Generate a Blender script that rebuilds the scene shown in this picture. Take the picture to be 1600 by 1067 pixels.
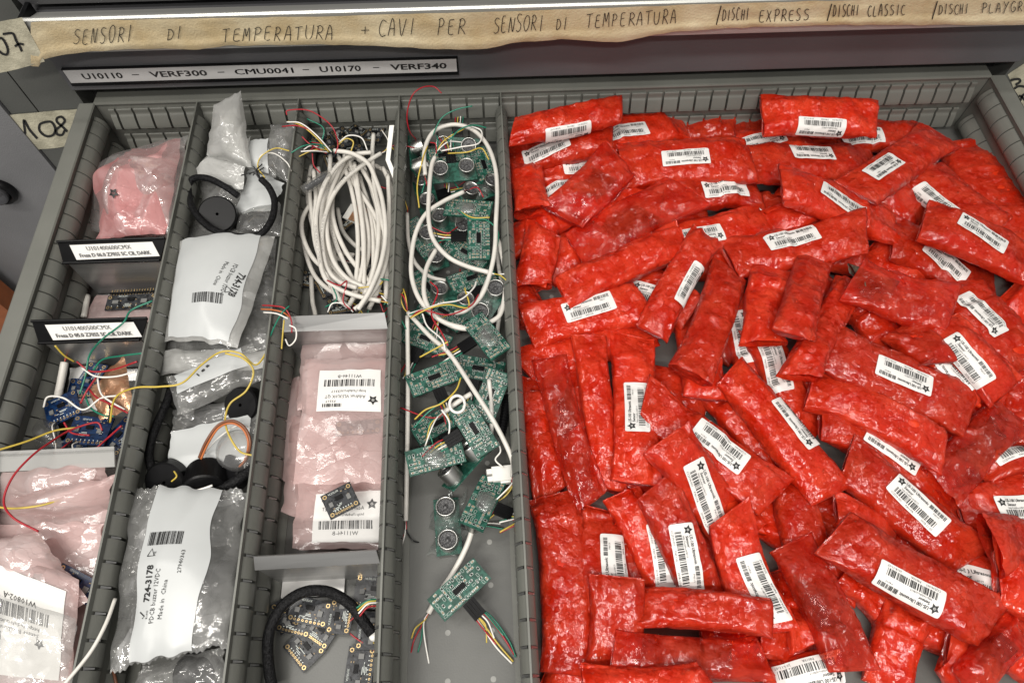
import bpy, math, random
import numpy as np
from mathutils import Vector, Matrix

SC = bpy.context.scene
for o in list(bpy.data.objects): bpy.data.objects.remove(o)
COL = SC.collection
random.seed(11)
RNG = np.random.default_rng(5)

# ------------------------------------------------------------------ camera
RC = np.array([[0.9989914559909155, -0.04489279938558802, 0.0008410829186157858],
               [0.03893457194858825, 0.8754302893827589, 0.48177370988712037],
               [-0.0223644799700517, -0.4812550726948697, 0.8762952613366826]])
CC = np.array([0.39538, -0.55722, 0.55343])
FPX = 1059.9
cam = bpy.data.cameras.new('camera'); camo = bpy.data.objects.new('camera', cam); COL.objects.link(camo)
cam.sensor_width = 36; cam.lens = FPX / 1600 * 36; cam.clip_start = 0.01; cam.clip_end = 50
camo.matrix_world = Matrix.Translation(Vector(CC)) @ Matrix(RC.T.tolist()).to_4x4()
SC.camera = camo

# ------------------------------------------------------------------ light
world = bpy.data.worlds.new('World'); SC.world = world; world.use_nodes = True
bg = world.node_tree.nodes['Background']
bg.inputs[0].default_value = (1.0, 0.975, 0.94, 1); bg.inputs[1].default_value = 0.25
def area(name, loc, target, sx, sy, power, col):
    l = bpy.data.lights.new(name, 'AREA'); l.shape = 'RECTANGLE'; l.size = sx; l.size_y = sy
    l.energy = power; l.color = col
    o = bpy.data.objects.new(name, l); COL.objects.link(o); o.location = loc
    o.rotation_euler = (Vector(target) - Vector(loc)).to_track_quat('-Z', 'Y').to_euler()
    return o
for lx, ly, pw in ((-0.55, -1.25, 25), (0.55, -1.35, 20), (-0.75, -0.25, 15), (0.95, -0.15, 7), (0.15, -2.2, 48)):
    area('ceiling_lamp', (lx, ly, 2.3), (lx, ly, 0), 1.2, 0.16, pw, (1.0, 0.96, 0.90))
SC.view_settings.view_transform = 'Standard'; SC.view_settings.look = 'None'
SC.view_settings.exposure = 0.22; SC.view_settings.gamma = 1.0
SC.view_settings.use_curve_mapping = False
SC.cycles.use_denoising = True
SC.cycles.max_bounces = 10; SC.cycles.transparent_max_bounces = 24
SC.cycles.diffuse_bounces = 4; SC.cycles.glossy_bounces = 3; SC.cycles.transmission_bounces = 6
SC.cycles.caustics_reflective = False; SC.cycles.caustics_refractive = False

# ------------------------------------------------------------------ helpers
def U(px, py, z=0.0):
    """point of the place at height z that the photograph shows at px, py"""
    d = RC.T @ np.array([(px - 800) / FPX, -(py - 533.5) / FPX, -1.0])
    t = (z - CC[2]) / d[2]
    return CC + d * t
def UY(px, py, y=0.0):
    d = RC.T @ np.array([(px - 800) / FPX, -(py - 533.5) / FPX, -1.0])
    return CC + d * ((y - CC[1]) / d[1])
def scale_at(z):           # rough metres per photo pixel round the middle of the drawer
    return (CC[2] - z) / 0.88 / FPX

class MB:
    def __init__(s): s.v = []; s.f = []; s.m = []; s.uv = None
    def add(s, vs, fs, mi=0):
        b = len(s.v); s.v.extend([tuple(map(float, p)) for p in vs])
        for f in fs: s.f.append(tuple(b + i for i in f)); s.m.append(mi)
    def box(s, x0, x1, y0, y1, z0, z1, mi=0, M=None):
        vs = [(x, y, z) for z in (z0, z1) for y in (y0, y1) for x in (x0, x1)]
        if M is not None: vs = [M @ Vector(p) for p in vs]
        s.add(vs, [(0, 2, 3, 1), (4, 5, 7, 6), (0, 1, 5, 4), (2, 6, 7, 3), (0, 4, 6, 2), (1, 3, 7, 5)], mi)
    def cyl(s, c, r, z0, z1, n=20, mi=0, M=None, r2=None, cap=True):
        r2 = r if r2 is None else r2
        vs = []
        for (rr, z) in ((r, z0), (r2, z1)):
            for i in range(n):
                a = 2 * math.pi * i / n
                vs.append((c[0] + rr * math.cos(a), c[1] + rr * math.sin(a), z))
        if M is not None: vs = [M @ Vector(p) for p in vs]
        fs = [(i, (i + 1) % n, n + (i + 1) % n, n + i) for i in range(n)]
        if cap: fs += [tuple(range(n - 1, -1, -1)), tuple(range(n, 2 * n))]
        s.add(vs, fs, mi)
    def lathe(s, prof, n=28, mi=0, M=None, cap=False):
        vs = []
        for (r, z) in prof:
            for i in range(n):
                a = 2 * math.pi * i / n
                vs.append((r * math.cos(a), r * math.sin(a), z))
        if M is not None: vs = [M @ Vector(p) for p in vs]
        fs = []
        for j in range(len(prof) - 1):
            for i in range(n):
                fs.append((j * n + i, j * n + (i + 1) % n, (j + 1) * n + (i + 1) % n, (j + 1) * n + i))
        if cap: fs.append(tuple(range((len(prof) - 1) * n, len(prof) * n)))
        s.add(vs, fs, mi)
    def prism_x(s, prof, x0, x1, mi=0, M=None, closed=True):
        """profile of (y, z) swept along x"""
        n = len(prof)
        vs = [(x0, y, z) for y, z in prof] + [(x1, y, z) for y, z in prof]
        if M is not None: vs = [M @ Vector(p) for p in vs]
        fs = [(i, (i + 1) % n, n + (i + 1) % n, n + i) for i in range(n if closed else n - 1)]
        if closed: fs += [tuple(range(n - 1, -1, -1)), tuple(range(n, 2 * n))]
        s.add(vs, fs, mi)
    def tube(s, pts, r, n=10, mi=0, cap=True):
        P = [np.array(p, float) for p in pts]
        if callable(r): rf = r
        else: rf = lambda t: r
        L = len(P); vs = []; prev = None
        for i in range(L):
            t = P[min(i + 1, L - 1)] - P[max(i - 1, 0)]
            t = t / (np.linalg.norm(t) + 1e-12)
            if prev is None:
                a = np.array([0, 0, 1.0]) if abs(t[2]) < 0.9 else np.array([1.0, 0, 0])
            else: a = prev
            a = a - t * (a @ t); a /= np.linalg.norm(a) + 1e-12; prev = a
            b = np.cross(t, a); rr = rf(i / (L - 1))
            for k in range(n):
                an = 2 * math.pi * k / n
                vs.append(P[i] + rr * (math.cos(an) * a + math.sin(an) * b))
        fs = [(i * n + k, i * n + (k + 1) % n, (i + 1) * n + (k + 1) % n, (i + 1) * n + k) for i in range(L - 1) for k in range(n)]
        if cap: fs += [tuple(range(n - 1, -1, -1)), tuple(range((L - 1) * n, L * n))]
        s.add(vs, fs, mi)
    def build(s, name, mats, parent=None, smooth=False, M=None, uv=None):
        me = bpy.data.meshes.new(name)
        me.from_pydata(s.v, [], s.f)
        ms = mats if isinstance(mats, (list, tuple)) else [mats]
        for m in ms: me.materials.append(m)
        if len(ms) > 1: me.polygons.foreach_set('material_index', s.m)
        if smooth: me.polygons.foreach_set('use_smooth', [True] * len(s.f))
        if uv is not None:
            lay = me.uv_layers.new(name='UVMap')
            idx = np.empty(len(me.loops), dtype=np.int32); me.loops.foreach_get('vertex_index', idx)
            lay.data.foreach_set('uv', np.asarray(uv, np.float32)[idx].ravel())
        me.update()
        o = bpy.data.objects.new(name, me); COL.objects.link(o)
        if parent is not None: o.parent = parent
        if M is not None: o.matrix_local = M
        return o

def tag(o, label=None, cat=None, group=None, kind=None):
    if label: o['label'] = label
    if cat: o['category'] = cat
    if group: o['group'] = group
    if kind: o['kind'] = kind
    return o
def thing(name, label, cat, loc=(0, 0, 0), group=None, M=None):
    o = bpy.data.objects.new(name, None); COL.objects.link(o); o.empty_display_size = 0.01
    if M is not None: o.matrix_world = M
    else: o.location = loc
    return tag(o, label, cat, group)

def spline(pts, n=8):
    P = [np.array(p, float) for p in pts]
    if len(P) < 3:
        return [P[0] + (P[-1] - P[0]) * i / n for i in range(n + 1)]
    P = [2 * P[0] - P[1]] + P + [2 * P[-1] - P[-2]]
    out = []
    for i in range(1, len(P) - 2):
        a, b, c, d = P[i - 1:i + 3]
        for k in range(n):
            t = k / n
            out.append(0.5 * (2 * b + (c - a) * t + (2 * a - 5 * b + 4 * c - d) * t * t + (3 * b - a - 3 * c + d) * t ** 3))
    out.append(P[-2]); return out

# smooth value noise, vectorised
_T = RNG.random((64, 64, 64)).astype(np.float32) * 2 - 1
def vnoise(x, y, z=0.0):
    x, y, z = np.broadcast_arrays(np.asarray(x, float), np.asarray(y, float), np.asarray(z, float))
    xi = np.floor(x).astype(int); yi = np.floor(y).astype(int); zi = np.floor(z).astype(int)
    f = lambda t: t * t * t * (t * (t * 6 - 15) + 10)
    u, v, w = f(x - xi), f(y - yi), f(z - zi)
    g = lambda a, b, c: _T[(xi + a) & 63, (yi + b) & 63, (zi + c) & 63]
    l = lambda a, b, t: a + (b - a) * t
    return l(l(l(g(0, 0, 0), g(1, 0, 0), u), l(g(0, 1, 0), g(1, 1, 0), u), v),
             l(l(g(0, 0, 1), g(1, 0, 1), u), l(g(0, 1, 1), g(1, 1, 1), u), v), w)
def ridged(x, y, z=0.0):
    return 1 - 2 * np.abs(vnoise(x, y, z))

# ------------------------------------------------------------------ materials
def nodes(name):
    m = bpy.data.materials.new(name); m.use_nodes = True
    nt = m.node_tree; nt.nodes.clear()
    out = nt.nodes.new('ShaderNodeOutputMaterial')
    return m, nt, out
def N(nt, typ, **kw):
    n = nt.nodes.new(typ)
    for k, v in kw.items():
        if k.startswith('i_'):
            key = k[2:]; key = int(key) if key.isdigit() else key.replace('_', ' ')
            n.inputs[key].default_value = v
        else: setattr(n, k, v)
    return n
def surface(name, col, rough=0.5, metal=0.0, vary=0.12, scale=60, bump=0.0, bscale=400, col2=None, spec=0.5, trans=None, detail=4, stretch=None, lo=0.35, hi=0.65):
    m, nt, out = nodes(name)
    p = N(nt, 'ShaderNodeBsdfPrincipled'); p.inputs['Roughness'].default_value = rough
    p.inputs['Metallic'].default_value = metal; p.inputs['Specular IOR Level'].default_value = spec
    tc = N(nt, 'ShaderNodeTexCoord'); src = tc.outputs['Object']
    if stretch:
        mp = N(nt, 'ShaderNodeMapping'); mp.inputs['Scale'].default_value = stretch
        nt.links.new(src, mp.inputs['Vector']); src = mp.outputs['Vector']
    no = N(nt, 'ShaderNodeTexNoise', i_Scale=scale, i_Detail=detail); nt.links.new(src, no.inputs['Vector'])
    ra = N(nt, 'ShaderNodeValToRGB'); nt.links.new(no.outputs['Fac'], ra.inputs['Fac'])
    c2 = col2 or tuple(min(1, c * (1 + vary)) for c in col); c1 = col if col2 else tuple(c * (1 - vary) for c in col)
    ra.color_ramp.elements[0].color = (*c1, 1); ra.color_ramp.elements[1].color = (*c2, 1)
    ra.color_ramp.elements[0].position = lo; ra.color_ramp.elements[1].position = hi
    nt.links.new(ra.outputs['Color'], p.inputs['Base Color'])
    if bump > 0:
        n2 = N(nt, 'ShaderNodeTexNoise', i_Scale=bscale, i_Detail=3); nt.links.new(src, n2.inputs['Vector'])
        b = N(nt, 'ShaderNodeBump', i_Strength=bump, i_Distance=0.001); nt.links.new(n2.outputs['Fac'], b.inputs['Height'])
        nt.links.new(b.outputs['Normal'], p.inputs['Normal'])
    last = p.outputs[0]
    if trans:
        t = N(nt, 'ShaderNodeBsdfTranslucent'); nt.links.new(ra.outputs['Color'], t.inputs['Color'])
        mx = N(nt, 'ShaderNodeMixShader', i_0=trans); nt.links.new(last, mx.inputs[1]); nt.links.new(t.outputs[0], mx.inputs[2]); last = mx.outputs[0]
    nt.links.new(last, out.inputs['Surface'])
    return m

def film(name, col, body, tint, clear, rough=0.12, spec=1.0, bump=0.5, cells=140, trans=0.45, varyclear=0.15, fine=0.4, dist=0.0006, sheen=0.4, gmax=0.30, tone=0.0):
    """thin crinkled plastic film: coloured haze + see-through part + sharp gloss"""
    m, nt, out = nodes(name)
    tc = N(nt, 'ShaderNodeTexCoord'); oi = N(nt, 'ShaderNodeObjectInfo')
    add = N(nt, 'ShaderNodeVectorMath', operation='ADD')
    sc = N(nt, 'ShaderNodeVectorMath', operation='SCALE'); sc.inputs['Scale'].default_value = 7.0
    cb = N(nt, 'ShaderNodeCombineXYZ'); nt.links.new(oi.outputs['Random'], cb.inputs[0]); nt.links.new(oi.outputs['Random'], cb.inputs[1])
    nt.links.new(cb.outputs[0], sc.inputs[0]); nt.links.new(tc.outputs['UV'], add.inputs[0]); nt.links.new(sc.outputs[0], add.inputs[1])
    v = add.outputs[0]
    # crumpled facets: every voronoi cell is a small tilted plane
    nd = N(nt, 'ShaderNodeTexNoise', i_Scale=cells * 0.5, i_Detail=2); nt.links.new(v, nd.inputs['Vector'])
    ms = N(nt, 'ShaderNodeVectorMath', operation='SCALE'); ms.inputs['Scale'].default_value = 1.6 / cells; nt.links.new(nd.outputs['Color'], ms.inputs[0])
    ad = N(nt, 'ShaderNodeVectorMath', operation='ADD'); nt.links.new(v, ad.inputs[0]); nt.links.new(ms.outputs[0], ad.inputs[1])
    hs = []
    for sc_, kk in ((cells, bump), (cells * 2.2, bump * fine)):
        vo = N(nt, 'ShaderNodeTexVoronoi', feature='F1', i_Scale=sc_); nt.links.new(ad.outputs[0], vo.inputs['Vector'])
        df_ = N(nt, 'ShaderNodeVectorMath', operation='SUBTRACT'); nt.links.new(ad.outputs[0], df_.inputs[0]); nt.links.new(vo.outputs['Position'], df_.inputs[1])
        cc = N(nt, 'ShaderNodeVectorMath', operation='SUBTRACT'); cc.inputs[1].default_value = (0.5, 0.5, 0.5); nt.links.new(vo.outputs['Color'], cc.inputs[0])
        dp = N(nt, 'ShaderNodeVectorMath', operation='DOT_PRODUCT'); nt.links.new(df_.outputs[0], dp.inputs[0]); nt.links.new(cc.outputs[0], dp.inputs[1])
        mm = N(nt, 'ShaderNodeMath', operation='MULTIPLY'); mm.inputs[1].default_value = kk; nt.links.new(dp.outputs['Value'], mm.inputs[0]); hs.append(mm.outputs[0])
    n3 = N(nt, 'ShaderNodeTexNoise', i_Scale=cells * 0.8, i_Detail=4, i_Roughness=0.65); nt.links.new(v, n3.inputs['Vector'])
    m1 = N(nt, 'ShaderNodeMath', operation='ADD'); nt.links.new(hs[0], m1.inputs[0]); nt.links.new(hs[1], m1.inputs[1])
    m2 = N(nt, 'ShaderNodeMath', operation='MULTIPLY_ADD'); m2.inputs[1].default_value = dist; nt.links.new(n3.outputs['Fac'], m2.inputs[0]); nt.links.new(m1.outputs[0], m2.inputs[2])
    bp = N(nt, 'ShaderNodeBump', i_Strength=1.0, i_Distance=1.0); nt.links.new(m2.outputs[0], bp.inputs['Height'])
    # colour haze
    n4 = N(nt, 'ShaderNodeTexNoise', i_Scale=cells * 0.25, i_Detail=3); nt.links.new(v, n4.inputs['Vector'])
    ra = N(nt, 'ShaderNodeValToRGB'); nt.links.new(n4.outputs['Fac'], ra.inputs['Fac'])
    ra.color_ramp.elements[0].position = 0.35; ra.color_ramp.elements[1].position = 0.68
    ra.color_ramp.elements[0].color = (*col, 1); ra.color_ramp.elements[1].color = (*body, 1)
    if tone:        # every packet is its own shade
        tm = N(nt, 'ShaderNodeMapRange'); tm.inputs[3].default_value = 1 - tone; tm.inputs[4].default_value = 1.06; nt.links.new(oi.outputs['Random'], tm.inputs[0])
        tv = N(nt, 'ShaderNodeVectorMath', operation='SCALE'); nt.links.new(ra.outputs[0], tv.inputs[0]); nt.links.new(tm.outputs[0], tv.inputs['Scale']); ra = tv
    df = N(nt, 'ShaderNodeBsdfDiffuse'); nt.links.new(ra.outputs[0], df.inputs['Color']); nt.links.new(bp.outputs[0], df.inputs['Normal'])
    tl = N(nt, 'ShaderNodeBsdfTranslucent'); nt.links.new(ra.outputs[0], tl.inputs['Color'])
    mx = N(nt, 'ShaderNodeMixShader', i_0=trans); nt.links.new(df.outputs[0], mx.inputs[1]); nt.links.new(tl.outputs[0], mx.inputs[2])
    tr = N(nt, 'ShaderNodeBsdfTransparent'); tr.inputs[0].default_value = (*tint, 1)
    mr = N(nt, 'ShaderNodeMapRange'); mr.inputs[1].default_value = 0.3; mr.inputs[2].default_value = 0.7
    mr.inputs[3].default_value = min(1, clear + varyclear); mr.inputs[4].default_value = max(0, clear - varyclear)
    nt.links.new(n4.outputs['Fac'], mr.inputs[0])
    mx2 = N(nt, 'ShaderNodeMixShader'); nt.links.new(mr.outputs[0], mx2.inputs[0]); nt.links.new(mx.outputs[0], mx2.inputs[1]); nt.links.new(tr.outputs[0], mx2.inputs[2])
    g1 = N(nt, 'ShaderNodeBsdfGlossy'); g1.inputs['Roughness'].default_value = rough; nt.links.new(bp.outputs[0], g1.inputs['Normal'])
    g2 = N(nt, 'ShaderNodeBsdfGlossy'); g2.inputs['Roughness'].default_value = 0.45; nt.links.new(bp.outputs[0], g2.inputs['Normal'])
    gl = N(nt, 'ShaderNodeMixShader', i_0=sheen); nt.links.new(g1.outputs[0], gl.inputs[1]); nt.links.new(g2.outputs[0], gl.inputs[2])
    fr = N(nt, 'ShaderNodeFresnel', i_IOR=1.5)
    fm = N(nt, 'ShaderNodeMath', operation='MULTIPLY', use_clamp=True); fm.inputs[1].default_value = spec; nt.links.new(fr.outputs[0], fm.inputs[0])
    mn = N(nt, 'ShaderNodeMath', operation='MINIMUM'); mn.inputs[1].default_value = gmax; nt.links.new(fm.outputs[0], mn.inputs[0]); fm = mn
    mx3 = N(nt, 'ShaderNodeMixShader'); nt.links.new(fm.outputs[0], mx3.inputs[0]); nt.links.new(mx2.outputs[0], mx3.inputs[1]); nt.links.new(gl.outputs[0], mx3.inputs[2])
    nt.links.new(mx3.outputs[0], out.inputs['Surface'])
    return m

M = {}
M['steel'] = surface('grey_painted_steel', (0.137, 0.139, 0.124), 0.42, vary=0.10, scale=14, bump=0.12, bscale=900, detail=6)
M['floor'] = surface('grey_drawer_floor', (0.108, 0.109, 0.102), 0.38, vary=0.05, scale=30, bump=0.1, bscale=700, detail=8)
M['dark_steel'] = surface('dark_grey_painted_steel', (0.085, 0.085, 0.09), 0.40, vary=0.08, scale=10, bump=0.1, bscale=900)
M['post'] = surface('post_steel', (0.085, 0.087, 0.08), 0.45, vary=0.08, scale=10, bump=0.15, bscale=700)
M['locker'] = surface('locker_steel', (0.16, 0.16, 0.165), 0.5, vary=0.08, scale=12, bump=0.35, bscale=800)
M['alu'] = surface('brushed_aluminium', (0.46, 0.46, 0.455), 0.36, metal=0.9, vary=0.1, scale=60, stretch=(0.15, 3, 3))
M['lip'] = surface('handle_aluminium', (0.42, 0.42, 0.40), 0.36, metal=0.55, vary=0.1, scale=40, stretch=(0.1, 3, 3))
M['black'] = surface('black_plastic', (0.004, 0.004, 0.0045), 0.36, vary=0.3, scale=50, spec=0.2)
M['braid'] = surface('black_braided_sleeve', (0.003, 0.003, 0.0035), 0.5, scale=800, bump=1.0, bscale=900, col2=(0.014, 0.014, 0.015), spec=0.16, lo=.45, hi=.6)
M['paper'] = surface('white_paper', (0.70, 0.69, 0.67), 0.45, vary=0.03, scale=60)
M['greypaper'] = surface('silver_grey_paper', (0.46, 0.455, 0.45), 0.4, vary=0.04, scale=60)
M['panel'] = surface('white_printed_film', (0.45, 0.465, 0.465), 0.38, vary=0.03, scale=30)
M['ink'] = surface('black_ink', (0.010, 0.010, 0.010), 0.5, vary=0.3, scale=300)
M['greyink'] = surface('worn_grey_ink', (0.09, 0.09, 0.09), 0.5, vary=0.5, scale=400)
M['tape'] = surface('masking_tape', (0.50, 0.39, 0.22), 0.55, scale=28, bump=0.5, bscale=500, col2=(0.63, 0.54, 0.36), detail=8, trans=0.1)
M['oldtape'] = surface('greyed_masking_tape', (0.33, 0.31, 0.23), 0.55, scale=70, bump=0.5, bscale=500, col2=(0.52, 0.49, 0.37), detail=8)
M['pvc'] = surface('white_cable_jacket', (0.60, 0.575, 0.53), 0.42, vary=0.07, scale=60, bump=0.06)
M['nylon'] = surface('white_nylon', (0.75, 0.74, 0.70), 0.4, vary=0.04)
for n, c in (('red', (0.32, 0.012, 0.02)), ('green', (0.01, 0.16, 0.10)), ('yellow', (0.50, 0.37, 0.06)), ('white', (0.72, 0.70, 0.66)), ('wblack', (0.012, 0.012, 0.012)), ('orange', (0.42, 0.12, 0.03)), ('brown', (0.16, 0.06, 0.03)), ('blue', (0.02, 0.06, 0.3))):
    M['w_' + n] = surface(n.replace('wb', 'b') + '_wire', c, 0.35, vary=0.08)
M['pcb_green'] = surface('green_circuit_board', (0.008, 0.050, 0.034), 0.3, scale=330, col2=(0.022, 0.10, 0.072), detail=2, lo=0.45, hi=0.55)
M['pcb_blue'] = surface('blue_circuit_board', (0.003, 0.012, 0.045), 0.3, scale=330, col2=(0.005, 0.026, 0.085), detail=2, lo=0.47, hi=0.53)
M['pcb_black'] = surface('black_circuit_board', (0.010, 0.011, 0.013), 0.3, scale=330, col2=(0.03, 0.032, 0.036), detail=2, lo=0.47, hi=0.53)
M['silk'] = surface('white_silkscreen', (0.62, 0.66, 0.62), 0.5)
M['gold'] = surface('gold_plated_pad', (0.52, 0.38, 0.19), 0.32, metal=0.9)
M['solder'] = surface('solder', (0.62, 0.62, 0.60), 0.3, metal=0.85, scale=300)
M['can'] = surface('transducer_can', (0.50, 0.50, 0.48), 0.36, metal=1.0, vary=0.08)
M['mesh'] = surface('transducer_mesh', (0.03, 0.03, 0.032), 0.5, metal=0.3, scale=1500, col2=(0.16, 0.16, 0.16), lo=0.5, hi=0.6)
M['glue'] = film('hot_glue', (0.45, 0.47, 0.45), (0.6, 0.62, 0.6), (0.95, 0.97, 0.96), 0.82, rough=0.10, spec=2.0, cells=90, bump=0.3, varyclear=.08)
M['copper'] = surface('crinkled_copper_foil', (0.80, 0.40, 0.22), 0.30, metal=0.9, scale=90, bump=1.0, bscale=160, col2=(0.92, 0.56, 0.36))
M['red'] = film('red_bubble_film', (0.76, 0.026, 0.004), (0.90, 0.070, 0.024), (1.0, 0.13, 0.03), 0.22, rough=0.10, spec=1.35, bump=0.48, cells=210, trans=0.30, fine=0.7, dist=0.0007, sheen=0.15, gmax=.22, varyclear=.05, tone=.30)
M['red_clear'] = film('thin_red_film', (0.74, 0.026, 0.006), (0.88, 0.075, 0.032), (1.0, 0.30, 0.14), 0.54, rough=0.10, spec=1.35, bump=0.45, cells=190, trans=0.30, fine=0.7, dist=0.0007, sheen=0.15, gmax=.22, varyclear=.12, tone=.2)
M['clear'] = film('clear_plastic_film', (0.55, 0.55, 0.54), (0.75, 0.75, 0.74), (0.96, 0.96, 0.95), 0.76, rough=0.10, spec=1.7, bump=.5, cells=70, trans=0.5, varyclear=0.10)
M['milky'] = film('milky_plastic_film', (0.70, 0.70, 0.68), (0.84, 0.84, 0.82), (0.94, 0.94, 0.93), 0.34, rough=0.14, spec=1.2, bump=.35, cells=60, trans=0.5)
M['pink'] = film('pink_antistatic_film', (0.86, 0.66, 0.64), (0.92, 0.76, 0.74), (0.98, 0.88, 0.87), 0.40, rough=0.14, spec=1.2, bump=.28, cells=50, trans=0.5)
M['deep_pink'] = film('deep_pink_film', (0.94, 0.44, 0.44), (0.96, 0.60, 0.59), (0.98, 0.70, 0.70), 0.28, rough=0.16, spec=1.0, bump=.35, cells=60, trans=0.5)
M['acryl'] = film('clear_plate', (0.5, 0.5, 0.5), (0.6, 0.6, 0.6), (0.93, 0.93, 0.92), 0.78, rough=0.12, spec=1.2, bump=.1, cells=10)
M['sensor'] = surface('dark_wrapped_sensor', (0.020, 0.016, 0.012), 0.4, scale=120, col2=(0.14, 0.11, 0.08), lo=0.45, hi=0.7)
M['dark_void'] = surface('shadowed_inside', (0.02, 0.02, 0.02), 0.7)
M['rust'] = surface('orange_painted_edge', (0.26, 0.075, 0.02), 0.5)
M['hole'] = surface('pale_plug', (0.25, 0.25, 0.235), 0.5)

# ------------------------------------------------------------------ text
_tc = {}
def text2d(s, bold=False):
    key = (s, bold)
    if key in _tc: return _tc[key]
    cu = bpy.data.curves.new('t', 'FONT'); cu.body = s; cu.resolution_u = 2 if bold else 1; cu.size = 1.0
    if bold: cu.offset = 0.0 if 'M' in s else 0.026
    ob = bpy.data.objects.new('t', cu); COL.objects.link(ob)
    dg = bpy.context.evaluated_depsgraph_get(); me = ob.evaluated_get(dg).to_mesh()
    vs = np.array([v.co[:2] for v in me.vertices], float).reshape(-1, 2); fs = [tuple(p.vertices) for p in me.polygons]
    ob.evaluated_get(dg).to_mesh_clear()
    bpy.data.objects.remove(ob); bpy.data.curves.remove(cu)
    if len(vs):
        x0, x1 = vs[:, 0].min(), vs[:, 0].max()
        vs[:, 0] -= x0; w = x1 - x0
    else: w = 0
    _tc[key] = (vs, fs, w); return _tc[key]

class Decal:
    """flat artwork in label units (mm): paper grid + ink polygons"""
    def __init__(s): s.v = []; s.f = []
    def poly(s, vs, fs):
        b = len(s.v); s.v.extend([tuple(p) for p in vs]); s.f.extend([tuple(b + i for i in f) for f in fs])
    def text(s, t, x, y, h, w=None, bold=False, ang=0, flip=False):
        vs, fs, tw = text2d(t, bold)
        k = h / 0.7; kx = k if w is None else w / max(tw, 1e-6)
        q = np.column_stack([vs[:, 0] * kx, vs[:, 1] * k])
        c, si = math.cos(math.radians(ang)), math.sin(math.radians(ang))
        s.poly(np.column_stack([x + q[:, 0] * c - q[:, 1] * si, y + q[:, 0] * si + q[:, 1] * c]), fs)
    def bars(s, x, y, w, h, seed=1, n=34, ang=0, sub=3):
        r = random.Random(seed); ws = [r.choice((1, 1, 2, 3)) for _ in range(2 * n)]; k = w / sum(ws); cx = 0
        c, si = math.cos(math.radians(ang)), math.sin(math.radians(ang))
        for i in range(0, 2 * n, 2):
            a, b = cx * k, (cx + ws[i]) * k
            vs = [(xx, h * j / sub) for j in range(sub + 1) for xx in (a, b)]
            s.poly([(x + p * c - q * si, y + p * si + q * c) for p, q in vs], [(2 * j, 2 * j + 1, 2 * j + 3, 2 * j + 2) for j in range(sub)])
            cx += ws[i] + ws[i + 1]
    def star(s, x, y, r, rot=0):
        """five pointed flower with a hole of white petals"""
        n = 5; out = []; inn = []
        for i in range(10):
            a = math.radians(90 + rot + 36 * i); rr = r if i % 2 == 0 else r * 0.52
            out.append((x + rr * math.cos(a), y + rr * math.sin(a)))
            rr = r * 0.20 if i % 2 == 0 else r * 0.30
            inn.append((x + rr * math.cos(a), y + rr * math.sin(a)))
        s.poly(out + inn, [(i, (i + 1) % 10, 10 + (i + 1) % 10, 10 + i) for i in range(10)])
        for i in range(5):
            a = math.radians(90 + rot + 72 * i)
            p = lambda rr, da: (x + rr * math.cos(a + da), y + rr * math.sin(a + da))
            s.poly([p(0.03 * r, 0), p(.13 * r, .5), p(.17 * r, 0), p(.13 * r, -.5)], [(0, 1, 2, 3)])
    def rect(s, x, y, w, h): s.poly([(x, y), (x + w, y), (x + w, y + h), (x, y + h)], [(0, 1, 2, 3)])

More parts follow.
